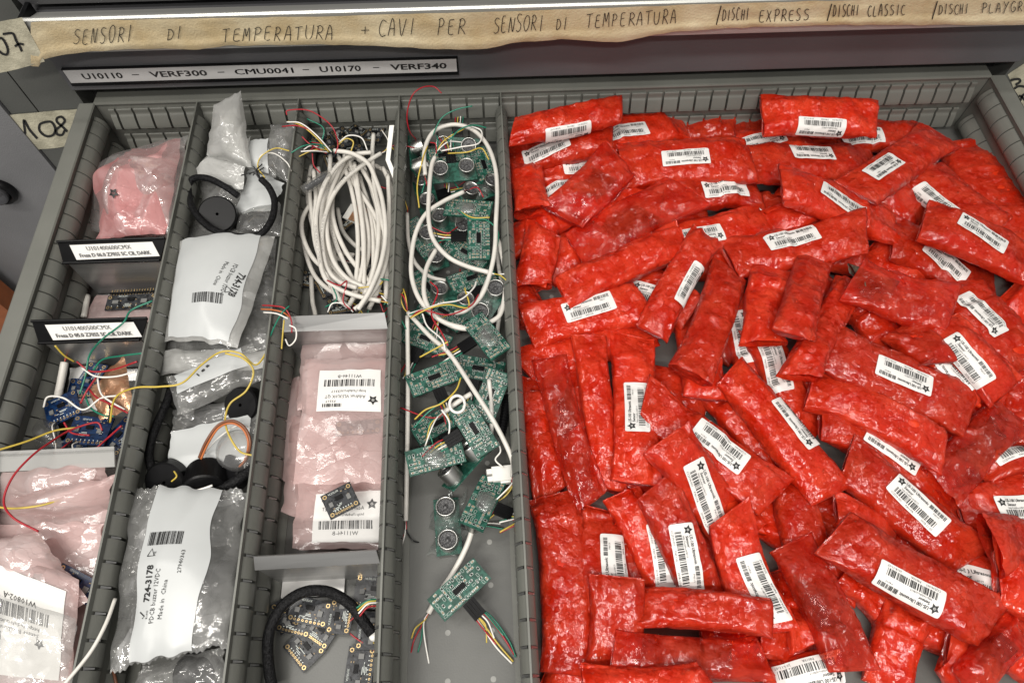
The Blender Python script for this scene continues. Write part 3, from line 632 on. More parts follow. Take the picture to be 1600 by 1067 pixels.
RX0, RX1, RY0, RY1, RS = .400, .935, -.66, .02, .002
HF = np.zeros((int((RX1 - RX0) / RS), int((RY1 - RY0) / RS)))
def hget(x, y):
    i = np.clip(((x - RX0) / RS).astype(int), 0, HF.shape[0] - 1); j = np.clip(((y - RY0) / RS).astype(int), 0, HF.shape[1] - 1)
    return HF[i, j]
SINK = .0075
def packet(spec, idx):
    a, b, wpx, opt, label = spec
    t = opt.get('t', .0195); z0 = opt.get('z', .035 if idx < 64 else .058); z1 = z0
    a0, b0 = np.array(a, float), np.array(b, float); ex = (b0 - a0) / np.linalg.norm(b0 - a0) * 4; a, b = a0 - ex, b0 + ex
    us = np.linspace(0, 1, 25)
    for it in range(9):
        A = U(a[0], a[1], z0); B = U(b[0], b[1], z1)
        mid = (A + B) / 2
        # photo width -> metres across the axis
        dirp = np.array([b[0] - a[0], b[1] - a[1]], float); dirp /= np.linalg.norm(dirp); nrm = np.array([-dirp[1], dirp[0]]) * wpx / 2
        mp = ((a[0] + b[0]) / 2, (a[1] + b[1]) / 2); zm = (z0 + z1) / 2
        w3 = np.linalg.norm(U(mp[0] + nrm[0], mp[1] + nrm[1], zm)[:2] - U(mp[0] - nrm[0], mp[1] - nrm[1], zm)[:2])
        w = max(.022, min(w3 * 1.02, .060))
        d = (B - A); d[2] = 0; d /= np.linalg.norm(d); n = np.array([-d[1], d[0], 0])
        hs = np.zeros(25)
        for lat in (-.32, -.16, 0, .16, .32):
            P = A[None, :2] + us[:, None] * (B - A)[None, :2] + (lat * w) * n[None, :2]
            hs = np.maximum(hs, hget(P[:, 0], P[:, 1]))
        hs2 = np.convolve(np.pad(hs, 3, mode='edge'), np.ones(7) / 7, 'valid')
        k, c = np.polyfit(us, hs2, 1); k = float(np.clip(k, -.045, .045)); c = float(np.mean(hs2) - k * .5)
        lift = max(0, (hs2 - (k * us + c)).max() - SINK * .6)
        line = k * us + c + lift
        res = np.convolve(np.pad(hs2 - line, 5, mode='edge'), np.ones(11) / 11, 'valid')
        zb = np.maximum(line + .22 * np.maximum(res, -.02), opt.get('zf', .0005)) - np.where(hs2 > .004, SINK * .5, 0)
        zc = np.clip(zb + t / 2 + opt.get('dz', 0), t / 2 * .8 + .0005, .098)
        z0, z1 = .5 * z0 + .5 * float(zc[2]), .5 * z1 + .5 * float(zc[-3])
    L = np.linalg.norm((B - A)[:2])
    ends = opt.get('e', (0, 0))
    pk = Packet(A, B, w, t, 100 + idx, ends, zc=lambda u, zc=zc: np.interp(u, us, zc))
    # update the pile
    gi = np.linspace(0, 1, 90); gl = np.linspace(-.5, .5, 34)
    G, Lg = np.meshgrid(gi, gl, indexing='ij')
    X = A[0] + G * (B - A)[0] + Lg * w * n[0]; Y = A[1] + G * (B - A)[1] + Lg * w * n[1]
    top = np.interp(G, us, zc) + pk.thick(G.ravel()).reshape(G.shape) / 2 * np.sqrt(np.clip(1 - (2 * Lg) ** 2, 0, 1)) ** .8
    ii = np.clip(((X - RX0) / RS).astype(int), 0, HF.shape[0] - 1); jj = np.clip(((Y - RY0) / RS).astype(int), 0, HF.shape[1] - 1)
    np.maximum.at(HF, (ii, jj), top)
    root = thing('bubble_wrap_packet', label, 'packet', tuple((A + B) / 2 * np.array([1, 1, 0]) + np.array([0, 0, zc.min() - t / 2])), 'red bubble wrap packets piled in the drawer')
    off = np.array(root.location)
    pk.A = pk.A - off; pk.B = pk.B - off; pk.zc = lambda u, zc=zc, o=off[2]: np.interp(u, us, zc) - o
    lab = opt.get('s'); mf = None
    if lab:
        c3 = U(lab[0], lab[1], float(np.mean(zc)) + t * .4) - off
        rel = c3 - pk.A; uc = float(rel @ pk.d) / pk.L; lat = float(rel @ pk.n)
        # lateral -> arc measured from the crown (arc grows from +n side, th=0, to -n side, th=pi)
        ths = np.linspace(.02, math.pi - .02, 200); xs, zs = pk.section(ths, np.full(200, .5), flat=True)
        xs = xs * math.cos(pk.roll) - zs * math.sin(pk.roll)
        qc = float(np.interp(-lat, -xs, np.interp(ths, pk.th_tab, pk.arc_tab)))
        lim = pk.per / 2 * .5; qc = max(-lim, min(lim, qc))
        ta = math.radians(lab[2]); vdir = np.array([math.cos(ta), math.sin(ta)])   # text direction in photo px (y down)
        p2 = U(lab[0] + 30 * vdir[0], lab[1] + 30 * vdir[1], float(np.mean(zc)) + t * .4) - off - c3
        fl = (p2 @ pk.d) < 0
        an = math.atan2(float(p2 @ pk.n), float(p2 @ pk.d)) - (math.pi if fl else 0); an = (an + math.pi) % (2 * math.pi) - math.pi
        tilt = max(-.25, min(.25, an))
        hx = AW * .0005 / pk.L + .05; hy = AH * .0005 + .003
        def mf(u, th):
            q = np.interp(th, pk.th_tab, pk.arc_tab)
            a_ = np.clip((np.abs(u - uc) - hx) / .06, 0, 1); b_ = np.clip((np.abs(q - qc) - hy) / .004, 0, 1)
            return .35 + .65 * np.maximum(a_, b_)
    wrap = pk.build('wrap', M['red_clear' if opt.get('d') else 'red'], root, maskfn=mf)
    if lab: sticker(pk, uc, qc, fl, root, tilt)
    # the wrapped sensor that fills the middle
    inner = Packet(pk.A + pk.d * pk.L * .12, pk.B - pk.d * pk.L * .12, w * .80, t * .62, 700 + idx, (0, 0), zc=lambda u, f=pk.zc: f(.12 + .76 * u))
    inner.bow = pk.bow; inner.roll = pk.roll
    if opt.get('d'):
        u0, u1 = opt['d']
        s2 = Packet(pk.A + pk.d * pk.L * u0, pk.A + pk.d * pk.L * u1, w * .52, t * .42, 900 + idx, (0, 0), zc=lambda u, f=pk.zc: f(u0 + (u1 - u0) * u) )
        s2.roll = pk.roll; s2.build('wrapped_sensor', M['sensor'], root, nu=20, nv=24)
    if not opt.get('d'): inner.build('inner_roll', M['redcore'], root, nu=40, nv=28)
    return root
M['redcore'] = surface('layered_red_film', (0.70, 0.026, 0.004), 0.35, scale=70, col2=(0.88, 0.065, 0.016), detail=5, bump=0.8, bscale=260, trans=0.35)
P_ = [
 # ---- hidden floor layer, glimpsed through the gaps
 ((830, 300), (960, 300), 58, {}, 'red packet at the bottom under the slanting packets by the grey divider'),
 ((850, 420), (960, 350), 58, {}, 'deep red packet glimpsed under the long slanting tube near the divider'),
 ((1000, 330), (1100, 335), 55, {}, 'dark red packet in the gap below the two level labelled packets'),
 ((1040, 480), (1150, 540), 60, {}, 'red packet in the shade under the crossed pair of tubes'),
 ((1210, 310), (1300, 345), 55, {}, 'buried red packet under the sloping labelled one near the middle of the back'),
 ((1330, 300), (1440, 290), 55, {}, 'buried red packet in the shade below the back right slanting packet'),
 ((1480, 290), (1540, 400), 60, {}, 'buried red packet between the two steep packets by the right wall'),
 ((1240, 430), (1330, 500), 60, {}, 'buried red packet behind the narrow pointed tube at the centre'),
 ((1350, 560), (1480, 560), 60, {}, 'buried red packet behind the dented centre right packet'),
 ((1440, 500), (1560, 640), 60, {}, 'buried red packet beneath the two stickers lying side by side at right'),
 ((1010, 600), (1100, 640), 60, {}, 'buried red packet to the right of the upright row of tubes'),
 ((1110, 600), (1230, 760), 60, {}, 'buried red packet below the steep labelled packet at the centre'),
 ((1330, 640), (1420, 790), 66, {}, 'buried red packet under the cluster of sloping stickers'),
 ((1480, 690), (1590, 720), 60, {}, 'dark buried red packet right of the packet with the dark oval'),
 ((1500, 860), (1600, 870), 60, {}, 'dark shaded red packet in the hollow at lower right'),
 ((1180, 800), (1330, 900), 66, {}, 'buried red packet between the bulging diagonal and the label column'),
 ((880, 860), (960, 1010), 60, {}, 'buried red packet showing in the slit beside the leftmost upright tube'),
 ((930, 720), (1080, 790), 60, {}, 'buried red packet below the open mouthed upright tube'),
 ((1150, 1000), (1280, 1000), 70, {}, 'buried red packet in the shade near the bottom centre'),
 ((1545, 255), (1570, 330), 50, {}, 'dim red packet against the right drawer wall behind the steep ones'),
 ((1590, 370), (1610, 440), 60, {}, 'dim red packet at the right edge below the steep unlabelled one'),
 ((1040, 400), (1140, 400), 60, {}, 'buried red packet showing above the tips of the crossed tubes'),
 ((1090, 520), (1100, 620), 60, {}, 'buried red packet under the foot of the crossed tubes'),
 ((1260, 560), (1330, 660), 60, {}, 'buried red packet left of the long smooth unlabelled one'),
 ((1390, 830), (1480, 900), 60, {}, 'buried red packet in the dark hollow above the big lower right diagonal'),
 ((1500, 950), (1600, 960), 60, {}, 'buried red packet under the right end of the big lower right diagonal'),
 ((1100, 1000), (1180, 990), 60, {}, 'buried red packet under the level flap at the bottom centre'),
 ((893, 560), (925, 705), 46, {}, 'buried red packet showing in the slit between the upright tubes'),
 ((958, 830), (990, 935), 50, {}, 'buried red packet left of the two neighbouring steep packets'),
 ((1098, 830), (1132, 945), 50, {}, 'buried red packet in the slit right of the two neighbouring steep packets'),
 ((1280, 765), (1335, 850), 54, {}, 'buried red packet in the hollow above the big lower right diagonal, left side'),
 ((1430, 970), (1530, 1015), 54, {}, 'buried red packet below the foot of the big lower right diagonal'),
 ((1135, 740), (1172, 835), 50, {}, 'buried red packet between the sloping packet and the steep label column'),
 ((1235, 226), (1345, 222), 36, {'t': .010}, 'buried red packet in the shade right below the peaked packet'),
 ((806, 450), (842, 510), 46, {}, 'buried red packet against the grey divider below the gaping upright tube'),
 # ---- low packets
 ((1130, 205), (1300, 200), 36, {}, 'dim red packet along the back wall behind the peaked one'),
 ((1310, 212), (1445, 215), 42, {'s': (1345, 216, -2)}, 'low red packet at the back right with only a sliver of sticker showing'),
 ((1150, 232), (1262, 224), 46, {'s': (1190, 217, 172)}, 'back packet whose sticker peeks out just under the peaked packet'),
 ((1050, 196), (1146, 188), 46, {}, 'crinkly unlabelled packet standing against the middle of the back wall'),
 ((848, 268), (958, 258), 46, {'s': (914, 257, -6)}, 'low packet with half hidden sticker behind the open tube near the divider'),
 ((850, 305), (930, 310), 40, {'s': (864, 300, 120)}, 'low packet with a tilted corner of sticker left of the slanting dark packet'),
 ((930, 218), (1062, 190), 58, {'s': (978, 209, -10)}, 'packet flaring to a wide open right end at the back with upright sticker'),
 ((1378, 292), (1440, 345), 46, {}, 'short crinkled packet end between two slanting labelled packets at right'),
 ((1170, 318), (1260, 350), 40, {'s': (1190, 352, 70)}, 'crinkled packet with a sticker corner beside the tilted sticker at centre back'),
 ((820, 575), (1015, 512), 56, {}, 'long shiny unlabelled packet slanting behind the upright tubes'),
 ((990, 425), (1078, 490), 50, {'s': (1018, 463, 25)}, 'packet with a tilted sticker under the tip of the crossed tubes'),
 ((1355, 395), (1445, 432), 50, {}, 'smooth orange red packet lying behind the packet with the dented clear side'),
 ((1268, 392), (1350, 410), 46, {}, 'crumpled packet with a small curl just below the level centre packet'),
 ((1345, 468), (1388, 545), 50, {}, 'short upright packet below the dented centre right packet'),
 ((1448, 545), (1540, 615), 50, {'s': (1486, 574, 226)}, 'packet whose sticker is mostly tucked under the broad labelled one'),
 ((1140, 480), (1182, 600), 48, {'s': (1158, 529, 70)}, 'steep packet with star topped sticker right of the crossed tubes'),
 ((1188, 525), (1262, 690), 50, {'s': (1206, 575, 68)}, 'steep dark packet whose sticker runs down beside the pointed tube'),
 ((1530, 742), (1612, 722), 40, {'s': (1590, 706, -20)}, 'packet at the right edge with a star cornered sticker'),
 ((1320, 895), (1388, 955), 58, {}, 'rounded crinkled packet end under the big labelled packet at lower right'),
 ((1510, 892), (1602, 935), 60, {'s': (1537, 906, 14)}, 'packet at lower right with half its sticker under a diagonal end'),
 ((1190, 985), (1265, 1012), 70, {}, 'smooth red packet flap right of the wide crumpled bag'),
 ((1228, 890), (1262, 1005), 50, {}, 'crinkled packet end under the packet showing its dark sensor'),
 ((850, 1062), (925, 1066), 40, {}, 'dark red packet edge at the bottom below the leftmost upright tube'),
 ((1200, 1068), (1305, 1046), 64, {'s': (1262, 1056, 165)}, 'packet at the bottom edge with sticker upside down'),
 ((1480, 1015), (1512, 1062), 60, {}, 'small dark red packet corner between two slanting ones at bottom right'),
 ((1575, 1000), (1625, 1040), 60, {}, 'red packet in the bottom right corner'),
 ((1585, 540), (1612, 690), 60, {}, 'bright red packet running down the right edge of the photo'),
 ((1575, 458), (1625, 492), 56, {}, 'small packet end at the right edge above the long labelled packet'),
 ((1560, 905), (1625, 940), 70, {}, 'red packet at the right edge under the gaping tube'),
 # ---- middle packets
 ((794, 245), (953, 220), 42, {'s': (853, 229, -9)}, 'packet at the back left with upright sticker, just below the topmost one'),
 ((1512, 225), (1605, 385), 70, {}, 'big unlabelled packet sloping along the right wall with clear shiny middle'),
 ((1435, 262), (1548, 362), 60, {'s': (1463, 310, 228)}, 'steep packet right of the slanting back packet, sticker cut by another'),
 ((1205, 352), (1278, 318), 48, {}, 'pinkish crinkled packet poking up behind the level centre packet'),
 ((1040, 302), (1180, 296), 52, {'s': (1134, 297, -7)}, 'packet with upright sticker directly below the level back packet'),
 ((1000, 288), (915, 338), 48, {}, 'crinkled packet tucked above the long slanting packet with dark core'),
 ((868, 338), (800, 378), 46, {'e': (0, 1)}, 'small packet with open mouth against the grey divider'),
 ((848, 362), (828, 448), 54, {'e': (0, 1)}, 'upright tube with gaping lower mouth beside the divider'),
 ((985, 398), (1192, 348), 54, {'s': (1092, 369, 170)}, 'long crinkled packet, sticker upside down above the crossed tubes'),
 ((825, 508), (1005, 473), 60, {'s': (919, 480, -15)}, 'packet by the divider with sticker under a tube tip'),
 ((1395, 372), (1548, 448), 58, {'s': (1476, 412, 30)}, 'sloping packet at right with sticker interrupted by a red flap'),
 ((1488, 442), (1605, 570), 72, {'s': (1532, 492, 226)}, 'large steep packet near the right edge with star at the sticker foot'),
 ((1470, 505), (1572, 610), 54, {'s': (1515, 560, 47)}, 'packet under clear film with star at the sticker head near right edge'),
 ((1285, 648), (1490, 775), 64, {'s': (1391, 707, 211)}, 'sloping packet with upside down sticker above the star headed sticker'),
 ((1268, 608), (1470, 704), 54, {}, 'long smooth unlabelled packet with one bright crease at right centre'),
 ((1404, 518), (1468, 566), 54, {'e': (1, 0)}, 'orange red folded packet end above the broad labelled one'),
 ((1240, 750), (1268, 880), 62, {}, 'short upright packet above the one showing its dark sensor'),
 ((1308, 798), (1392, 842), 50, {}, 'dark crinkled packet behind the big labelled diagonal at lower right'),
 ((1500, 800), (1615, 775), 70, {'s': (1598, 793, -4)}, 'level packet at right with sticker cut by the photo edge'),
 ((1420, 955), (1388, 1075), 74, {}, 'steep unlabelled packet with two dim panels at the bottom'),
 ((935, 798), (952, 940), 72, {'s': (961, 884, -92)}, 'upright packet with sticker half under the wide crumpled bag'),
 ((970, 775), (1048, 945), 58, {'s': (1032, 871, 76)}, 'left of the two neighbouring steep packets with parallel stickers'),
 ((831, 595), (862, 772), 50, {}, 'leftmost tube of the upright row beside the divider, showing a clear streak'),
 ((920, 530), (955, 762), 48, {}, 'long narrow upright tube with wrinkled skin, third in the upright row'),
 ((985, 528), (994, 752), 66, {'s': (990, 637, -91)}, 'upright packet with sticker reading upward in the upright row'),
 # ---- top packets
 ((820, 262), (832, 330), 50, {'e': (0, 1)}, 'short tube with gaping mouth at the left below the back left packets'),
 ((804, 204), (968, 170), 34, {'s': (890, 201, 168), 't': .021, 'zf': .058, 'z': .07}, 'topmost packet at back left with upside down sticker on its flank'),
 ((973, 259), (1170, 252), 60, {'s': (1071, 251, 179)}, 'level packet near the back with upside down sticker in its middle'),
 ((1166, 259), (1368, 251), 54, {'dz': -.006, 's': (1268, 241, 176)}, 'right one of two level packets end to end near the back'),
 ((1194, 180), (1366, 187), 46, {'s': (1286, 195, 184), 't': .022, 'zf': .052, 'z': .065}, 'peaked packet at the back with crumpled left end'),
 ((964, 251), (880, 335), 62, {'d': (.25, .6)}, 'unlabelled packet slanting steeply with a brownish core near the divider'),
 ((1222, 292), (1400, 352), 56, {'s': (1315, 319, 200)}, 'sloping packet at centre back with upside down sticker'),
 ((1465, 212), (1338, 302), 56, {'s': (1375, 267, 143)}, 'slanting packet at back right rising towards the corner'),
 ((1445, 345), (1605, 412), 62, {'s': (1532, 368, 27)}, 'sloping packet at right with star at upper left of its sticker'),
 ((1072, 303), (905, 394), 66, {'d': (.35, .68)}, 'broad slanting unlabelled packet with a tan core near the divider'),
 ((1066, 374), (882, 456), 48, {'e': (0, .4)}, 'long slim slanting tube with one long glint below the broad one'),
 ((1140, 400), (1348, 364), 62, {'s': (1236, 368, -10)}, 'level packet at the centre with upright sticker curving over its top'),
 ((1104, 372), (1020, 520), 50, {'s': (1086, 447, 118)}, 'left tube of the crossed pair with sticker seen edge on'),
 ((1140, 420), (1079, 585), 62, {'e': (0, .5), 't': .023}, 'right tube of the crossed pair, plain and broad'),
 ((1207, 420), (1193, 535), 60, {'e': (0, .5)}, 'plain upright packet right of the crossed pair'),
 ((1272, 408), (1238, 524), 56, {}, 'plain crinkled packet left of the pointed tube at the centre'),
 ((1332, 440), (1246, 590), 50, {'e': (0, .4)}, 'narrow pointed tube curving down at the centre of the pile'),
 ((1335, 437), (1485, 480), 66, {'d': (.05, .42)}, 'dented packet with clear greyish side at centre right'),
 ((1298, 545), (1515, 642), 70, {'s': (1411, 588, 199), 't': .022}, 'broad sloping packet at centre right with large upside down sticker'),
 ((859, 563), (922, 782), 50, {'e': (0, .6), 'd': (.3, .52)}, 'second tube of the upright row with open lower end'),
 ((1142, 582), (1298, 772), 60, {'s': (1243, 660, 231), 't': .022}, 'steep long packet at the centre with star at sticker foot'),
 ((1008, 628), (1210, 775), 66, {'s': (1124, 697, 216)}, 'sloping packet with a blunt tip over the upward reading sticker'),
 ((1042, 689), (1136, 815), 68, {'s': (1105, 771, 58)}, 'steep packet with star topped sticker below the blunt tipped one'),
 ((1325, 718), (1520, 872), 68, {'s': (1432, 788, 42), 't': .022}, 'long diagonal packet at right with star at the sticker head'),
 ((1579, 649), (1471, 762), 74, {'d': (.2, .62), 'e': (0, .4)}, 'unlabelled packet at right with a dark oval showing through'),
 ((1025, 762), (1105, 940), 64, {'s': (1074, 871, 75)}, 'right of the two neighbouring steep packets, star at sticker head'),
 ((1140, 803), (1206, 985), 72, {'s': (1195, 918, 248)}, 'steep packet at bottom centre with star at the sticker foot'),
 ((1552, 850), (1625, 848), 80, {'e': (1, 0)}, 'gaping tube end at the right edge, lower right'),
 ((865, 775), (888, 1050), 76, {'t': .024}, 'thick bubbly upright packet along the divider at lower left of the pile'),
 ((1303, 834), (1550, 972), 80, {'s': (1419, 917, 206), 't': .024}, 'big diagonal packet at lower right with upside down sticker'),
 ((1238, 850), (1332, 1045), 66, {'d': (.35, .75)}, 'steep packet at bottom centre showing its dark sensor through clear film'),
 ((962, 905), (956, 1045), 82, {}, 'wide crumpled upright bag left of the flat level flap at bottom'),
 ((1595, 985), (1510, 1070), 62, {'d': (.2, .6)}, 'slanting tube with a clear pale streak at bottom right'),
 ((995, 948), (1200, 965), 58, {}, 'flat level packet flap with soft folds at bottom centre left'),
 ((960, 1022), (1192, 1028), 66, {'d': (.42, .78)}, 'level packet with a greyish window near the bottom edge'),
 ((915, 1066), (1105, 1064), 60, {}, 'smooth packet cut by the bottom edge of the photo'),
]
for i_, sp_ in enumerate(P_): packet(sp_, i_)
# ------------------------------------------------------------------ loose parts: builders
def px_path(pts, n=8):
    return spline([U(p[0], p[1], p[2]) for p in pts], n)
WIRE_R = .00062
def wire(name, pts, colour, label, r=WIRE_R, n=9, group='loose coloured wires over the lanes'):
    P = px_path(pts, n); mb = MB(); mb.tube(P, r, 7)
    o = mb.build(name, M['w_' + colour], None, smooth=True); tag(o, label, 'wire', group); return o
def wires_at(parent, P, d, cols, length=.03, spread=.9, seed=1, up=.3, r=.0006):
    """short coloured cores fanning out of a cable end; children of the cable"""
    rr = random.Random(seed); d = np.array(d, float); d /= np.linalg.norm(d) + 1e-9
    for c in cols:
        side = np.array([-d[1], d[0], 0]) * rr.uniform(-spread, spread); e = d + side + np.array([0, 0, rr.uniform(-.1, up)])
        L = length * rr.uniform(.6, 1.15)
        pts = [P, P + d * L * .25, P + (d * .5 + e * .5) * L * .6 + np.array([0, 0, .003]), P + e * L * .9 + np.array([rr.uniform(-.008, .008), rr.uniform(-.008, .008), -.001])]
        mb = MB(); mb.tube(spline(pts, 6), r, 6); mb.build('wire', M['w_' + c], parent, smooth=True)
def cable(pts, label, group, r=.0024, mat='pvc', ends=((), ()), name='cable', seed=1, cat='cable', n=9, length=.028, text=None, tip=None):
    P = px_path(pts, n); o0 = P[0]; root = thing(name, label, cat, tuple(o0), group)
    Q = [p - o0 for p in P]; mb = MB(); mb.tube(Q, r, 12); mb.build('jacket', M[mat], root, smooth=True)
    if ends[0]: wires_at(root, Q[0], Q[0] - Q[2], ends[0], length, seed=seed)
    if ends[1]: wires_at(root, Q[-1], Q[-1] - Q[-3], ends[1], length, seed=seed + 50)
    if text:
        d = Decal(); d.text(text, 0, 0, 1.7); v = np.array(d.v); acc = np.concatenate([[0], np.cumsum([np.linalg.norm(Q[i + 1] - Q[i]) for i in range(len(Q) - 1)])]); L = acc[-1]
        for st in (.12, .5):
            s0 = L * st; ss = s0 + v[:, 0] * .001; keep = []
            C = np.array([[np.interp(x, acc, [q[k] for q in Q]) for x in ss] for k in range(3)]).T
            C2 = np.array([[np.interp(x + .002, acc, [q[k] for q in Q]) for x in ss] for k in range(3)]).T
            t = C2 - C; t /= np.linalg.norm(t, axis=1)[:, None] + 1e-9; up = np.array([0, 0, 1.0]); nn = np.cross(up, t); nn /= np.linalg.norm(nn, axis=1)[:, None] + 1e-9
            w_ = np.cross(t, nn); an = (v[:, 1] - .8) * .001 / r
            W_ = C + (r * 1.03) * (np.cos(an)[:, None] * w_ + np.sin(an)[:, None] * nn)
            mb = MB(); mb.add(W_, d.f); mb.build('lettering', M['greyink'], root)
    return root

def frame(cpx, z, ang, tilt=(0, 0)):
    """matrix: x axis along the photo direction ang (degrees, clockwise), lying flat at height z, then tilted"""
    c = U(cpx[0], cpx[1], z); a = math.radians(ang)
    e = U(cpx[0] + 20 * math.cos(a), cpx[1] + 20 * math.sin(a), z) - c
    yaw = math.atan2(e[1], e[0])
    return Matrix.Translation(Vector(c)) @ Matrix.Rotation(yaw, 4, 'Z') @ Matrix.Rotation(math.radians(tilt[0]), 4, 'X') @ Matrix.Rotation(math.radians(tilt[1]), 4, 'Y')

def hole_ring(mb, x, y, r, z, mi, n=14):
    mb.lathe([(r, z), (r, z + .00025), (r * .55, z + .00025), (r * .55, z)], n, mi, Matrix.Translation((x, y, 0)))
    
_proto = {}
def rooted(o): return o
def copy_thing(src, label, Mx, group=None):
    r = src.copy(); COL.objects.link(r); r.matrix_world = Mx; r['label'] = label
    if group: r['group'] = group
    for ch in list(src.children):
        c = ch.copy(); COL.objects.link(c); c.parent = r; c.matrix_parent_inverse = Matrix(); c.matrix_local = ch.matrix_local
        for g in ch.children:
            d = g.copy(); COL.objects.link(d); d.parent = c; d.matrix_local = g.matrix_local
    return r

def make_sonar(face, seed, plugs=0, blob=False, label='', Mx=None, cores=('red', 'yellow', 'white', 'green')):
    """green 45 x 20 mm board with two round transducers; face 'cans' = transducers up, 'back' = solder side up"""
    r = random.Random(seed); root = thing('sensor_board', label, 'circuit board', group='green sensor boards in the fourth lane', M=Mx)
    l, w, t = .045, .0205, .0016
    mb = MB(); mb.box(-l / 2, l / 2, -w / 2, w / 2, -t / 2, t / 2); mb.build('board', M['pcb_green'], root)
    sz = 1 if face == 'back' else -1
    # solder side: outlined component places, parts and pads
    mb = MB(); zt = t / 2 + .00005
    def rectline(x, y, a, b, k=.00016):
        for (x0, x1, y0, y1) in ((x - a, x + a, y - b - k, y - b), (x - a, x + a, y + b, y + b + k), (x - a - k, x - a, y - b, y + b), (x + a, x + a + k, y - b, y + b)):
            mb.add([(x0, y0, zt), (x1, y0, zt), (x1, y1, zt), (x0, y1, zt)], [(0, 1, 2, 3)], 0)
    parts = MB(); flip = Matrix.Identity(4) if sz > 0 else Matrix.Rotation(math.pi, 4, 'X')
    for i in range(13):
        for j in range(6):
            x = -l / 2 + .0028 + i * .0033; y = -w / 2 + .0022 + j * .0033
            if abs(x) < .0058 and abs(y) < .0042: continue
            if r.random() < .22: continue
            if r.random() < .5: a, b = .00125, .00075
            else: a, b = .00075, .00125
            rectline(x, y, a, b)
            if r.random() < .75:
                parts.box(x - a * .55, x + a * .55, y - b * .7, y + b * .7, zt, zt + .0005, 0 if r.random() < .5 else 1)
                (dx, dy) = (a * .8, 0) if a > b else (0, b * .8)
                for q in (-1, 1): parts.box(x + q * dx - .00035, x + q * dx + .00035, y + q * dy - .00035, y + q * dy + .00035, zt, zt + .00045, 2)
    for i in range(5):
        parts.cyl((-.004 + i * .00254, -w / 2 + .0018), .0009, zt, zt + .0011, 10, 2, r2=.0004)
    for s in (-1, 1):
        for q in (-1, 1): parts.cyl((s * .013, q * .005), .0010, zt, zt + .001, 10, 2, r2=.0004)
    mb.build('silkscreen', M['silk'], root, M=flip); parts.build('surface_parts', [M['black'], surf_tan, M['solder']], root, M=flip)
    mb = MB(); mb.box(-.0052, .0052, -.0020, .0020, zt, zt + .0015)
    for s in (-1, 1):
        for i in range(8): mb.box(-.0047 + i * .00127, -.0043 + i * .00127, s * .0020, s * .0033, zt, zt + .0005, 1)
    mb.build('chip', [M['black'], M['solder']], root, M=flip)
    for s in (-1, 1):
        Mt = flip @ Matrix.Translation((s * .0130, 0, -t / 2)) @ Matrix.Rotation(math.pi, 4, 'X')
        can = MB(); can.lathe([(.0080, 0), (.0080, .0112), (.0078, .0120), (.0071, .0121), (.0067, .0112), (.0060, .0098)], 28, 0)
        c = can.build('transducer', M['can'], root, smooth=True, M=Mt)
        m2 = MB(); m2.lathe([(.0067, .0100), (.0040, .0096), (.0001, .0094)], 24); m2.lathe([(.0022, .0100), (.0018, .0108), (.0001, .0110)], 16)
        m2.build('mesh_screen', M['mesh'], c, smooth=True)
    if plugs:
        mb = MB(); R2 = flip
        for i in range(plugs):
            x = -.005 + i * .00256
            mb.box(x - .0012, x + .0012, -w / 2 - .0150, -w / 2 - .0010, .0016, .0041)
        mb.build('plug', M['black'], root, M=R2)
        cs = list(cores)
        for i in range(plugs):
            x = -.005 + i * .00256; P0 = R2 @ Vector((x, -w / 2 - .0150, .0028))
            mb = MB(); e = R2 @ Vector((x * 1.5 + r.uniform(-.006, .006), -w / 2 - .030 - r.random() * .008, .0028 + sz * r.uniform(-.002, .004)))
            ew = Mx @ e
            if ew.x > .396: ew.x = .392; e = Mx.inverted() @ ew
            m_ = R2 @ Vector((x * 1.05, -w / 2 - .022, .0035))
            mb.tube(spline([tuple(P0), tuple(m_), tuple(e)], 6), .0006, 6); mb.build('wire', M['w_' + cs[i % len(cs)]], root, smooth=True)
    if blob:
        mb = MB(); n = 16
        for k in range(3):
            cx, cy = r.uniform(-.006, .006), r.uniform(-.003, .003); rr_ = r.uniform(.005, .008)
            prof = [(rr_ * math.cos(a), rr_ * .40 * math.sin(a)) for a in np.linspace(0, math.pi / 2, 7)]
            mb.lathe(prof, n, 0, Matrix.Translation((cx, cy, t / 2)))
        mb.build('glue_blob', M['glue'], root, smooth=True)
    return root
surf_grey = surface('grey_socket', (.16, .16, .155), .45)
surf_tan = surface('tan_component', (.30, .22, .13), .5)

